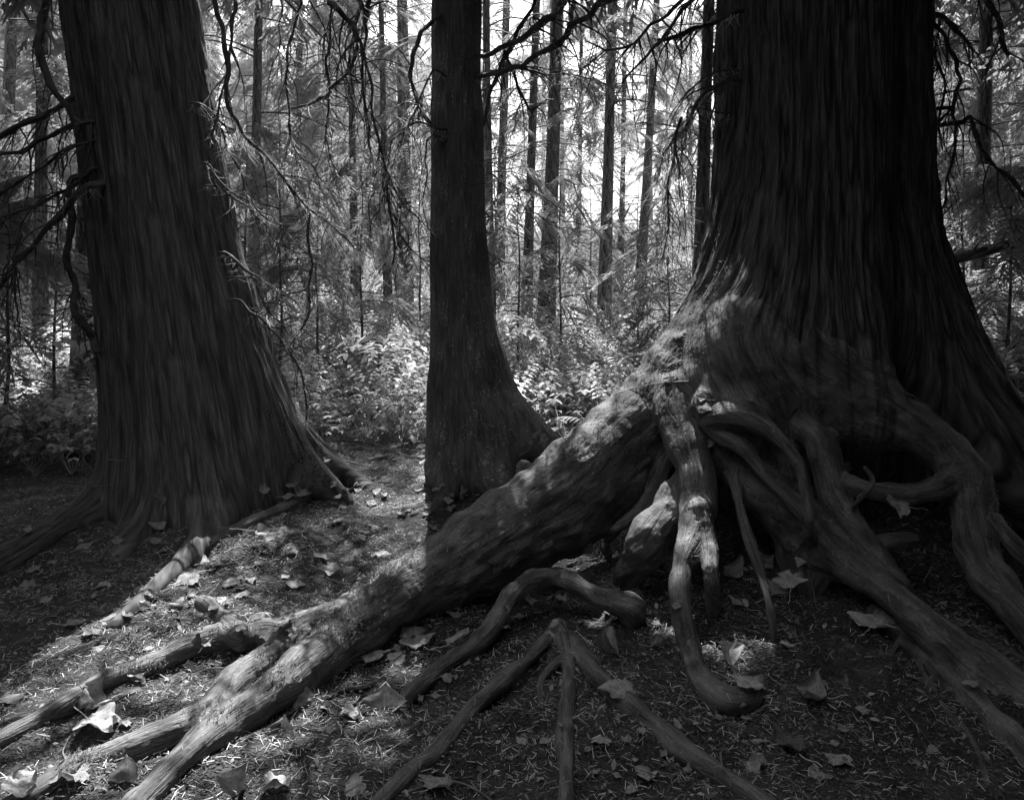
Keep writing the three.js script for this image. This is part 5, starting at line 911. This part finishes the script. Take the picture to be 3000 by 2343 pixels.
{
  const q = rng(31);
  const field = (n, d0, d1, wide, lo, hi, f) => { const out = [], tint = []; for (let i = 0; i < n; i++) {
    const d = d0 + (d1 - d0) * Math.pow(q(), 0.8), x = (q() * 2 - 1) * (d * wide + 1), z = -d, w = f ? f(x, d) : 1; if (q() > w) continue; if (bodyM.trunk(x, 0.2, z) < 0.15 || bodyR.trunk(x, 0.8, z) < 0.1 || bodyL.trunk(x, 0.2, z) < 0.15) continue;
    out.push(M4(new V3(x, H(x, z) - 0.01, z), QE((q() - 0.5) * 0.3, q() * 6.28, (q() - 0.5) * 0.3), lo + (hi - lo) * q())); tint.push(0.5 + 1.4 * Math.pow(q(), 2.2));
  } return [out, tint]; };
  const edge = (x, d) => smooth(d, x < -2.6 ? 5.6 : 6.5 + 0.25 * noise(x * 1.3, 2), x < -2.6 ? 6.4 : 7.6) * clamp(0.75 + 0.9 * noise(x * 0.9, d * 0.9, 7), 0.15, 1);
  const say = (o, l, c) => { o.userData.label = l; o.userData.category = c; };
  HERBS.forEach((g, i) => { const [m, t] = field(8500, 5.6, 24, 0.78, 0.5, 1.45, edge); say(instanced('undergrowth', g, MAT.herb, m, scene, 'stuff', t), ['three-leaved herbs covering the clearing floor', 'taller leafy herbs rising from the clearing floor', 'low small-leaved herbs covering the clearing floor'][i], 'undergrowth'); });
  FERNS.forEach((g, i) => { const [m, t] = field(1500, 5.8, 22, 0.8, 0.6, 1.2, (x, d) => edge(x, d) * (x > 1.5 || x < -2.4 ? 1 : 0.75)); say(instanced('undergrowth', g, MAT.fern, m, scene, 'stuff', t), ['large ferns massed at the sides of the clearing', 'small ferns mixed into the clearing floor'][i], 'fern'); });
  // the far thicket between the trunks
  const mats = [[], [], []]; for (let i = 0; i < 20000; i++) { const d = 11 + 38 * Math.pow(q(), 0.9), x = (q() * 2 - 1) * (d * 0.8 + 2), px = 1500 + x / d * F, open = px > 1380 && px < 2050, y = H(x, -d) + (open ? 2.6 : 4.5) * Math.pow(q(), 1.5) * (0.6 + 0.8 * Math.abs(noise(x * 0.5, d * 0.5, 2))), p = new V3(x, y, -d); if (q() > Math.max(0.3, gap(p))) continue; mats[i % 3].push(M4(p, QE(0.2 + 0.7 * q(), q() * 6.28, (q() - 0.5) * 0.8), 0.3 + 0.55 * q())); }
  mats.forEach((m, i) => say(instanced('thicket', SPRAYS[i], MAT.spray, m, scene, 'stuff'), ['far thicket of level conifer sprays between the trunks', 'far thicket of drooping conifer sprays between the trunks', 'far thicket of hanging conifer sprays between the trunks'][i], 'thicket'));
}
// single plants that stand out
function plant(name, label, px, py, geo, mat, size, d) { const p = d ? (() => { const x = (px - 1500) / F * d; return new V3(x, H(x, -d), -d); })() : gp(px, py); const g = thing(name, label, 'plant', p); const m = put('leaves', geo, mat, g); m.scale.setScalar(size); m.rotation.y = px; return g; }
const sprig = (() => { const pos = [], idx = [], q = rng(12); for (let i = 0; i < 16; i++) { const t = i / 16; blade(pos, idx, new V3(0.02 * Math.sin(t * 9), 0.55 + 0.5 * t, 0), i * 2.4, -0.2, 0.085 * (1 - 0.4 * t), 0.06 * (1 - 0.4 * t)); } const b = pos.length / 3; pos.push(-0.004, 0, 0, 0.004, 0, 0, 0, 1.05, 0); idx.push(b, b + 1, b + 2); return geoFrom(pos, idx); })();
plant('sapling', 'bright sunlit leafy sprig standing above the clearing undergrowth', 1838, 0, sprig, MAT.paleHerb, 1.25, 8.6);
const compound = (() => { const pos = [], idx = [], q = rng(15); for (let f = 0; f < 7; f++) { const a = f / 7 * 6.28 + 0.4 * q(), hh = 0.75 + 0.25 * q(); for (let k = 0; k < 11; k++) { const t = (k >> 1) / 5, p = new V3(Math.sin(a) * (0.1 + 0.38 * t), hh + 0.1 * Math.sin(t * 3) - 0.12 * t * t, Math.cos(a) * (0.1 + 0.38 * t)); blade(pos, idx, p, a + (k === 10 ? 0 : (k & 1 ? 1 : -1) * 1.1), -0.15 - 0.2 * q(), 0.15, 0.06); } const b = pos.length / 3; pos.push(-0.004, 0, 0, 0.004, 0, 0, Math.sin(a) * 0.45, hh, Math.cos(a) * 0.45); idx.push(b, b + 1, b + 2); } return geoFrom(pos, idx); })();
plant('leafy_shrub', 'bright shrub with long paired leaflets left of the slender middle trunk', 1120, 0, compound, MAT.paleHerb, 0.95, 7.4);
plant('leafy_shrub', 'shrub with paired leaflets at the outer edge of the slender middle trunk', 1470, 0, compound, MAT.herb, 1.05, 8.2);
plant('leafy_shrub', 'shaded shrub with large leaves behind the left trunk', 250, 0, compound, MAT.herb, 1.2, 6.4);
plant('fern', 'bright fern crown behind the bent foot of the middle trunk', 1690, 0, FERNS[0], MAT.paleHerb, 1.0, 6.3);
plant('fern', 'tall dark fern in front of the long root, behind its highest part', 1800, 0, FERNS[0], MAT.fern, 1.2, 6.6);
plant('fern', 'sunlit fern at the picture edge beside the outer cedar root', 2960, 0, FERNS[0], MAT.paleHerb, 1.1, 6.2);
plant('fern', 'fern below the fallen log', 2860, 0, FERNS[0], MAT.fern, 1.1, 6.8);
// the fallen log beyond the cedar
{
  const a = pp(2740, 775, 7.6), b = pp(2900, 732, 7.6), c = pp(3080, 690, 7.6), g = thing('fallen_log', 'thin fallen log propped level beyond the outer edge of the big cedar', 'log', a);
  put('log', tube([a, b, c].map((p) => p.clone().sub(a)), [0.06, 0.055, 0.05], { sides: 12, seg: 16, rough: 0.08 }), MAT.farBark, g);
  for (const [t, l] of [[0.3, 0.25], [0.55, 0.4], [0.8, 0.3]]) { const p = a.clone().lerp(c, t).sub(a); put('broken_limb', tube([p, p.clone().add(new V3(0.05, l * 0.6, 0.1)), p.clone().add(new V3(0.12, l, 0.16))], [0.012, 0.009, 0.004], { sides: 5, seg: 6, rough: 0.2 }), MAT.stick, g); }
}
scene.fog = new THREE.FogExp2(0xffffff, 0.0018);
renderer.render(scene, camera);
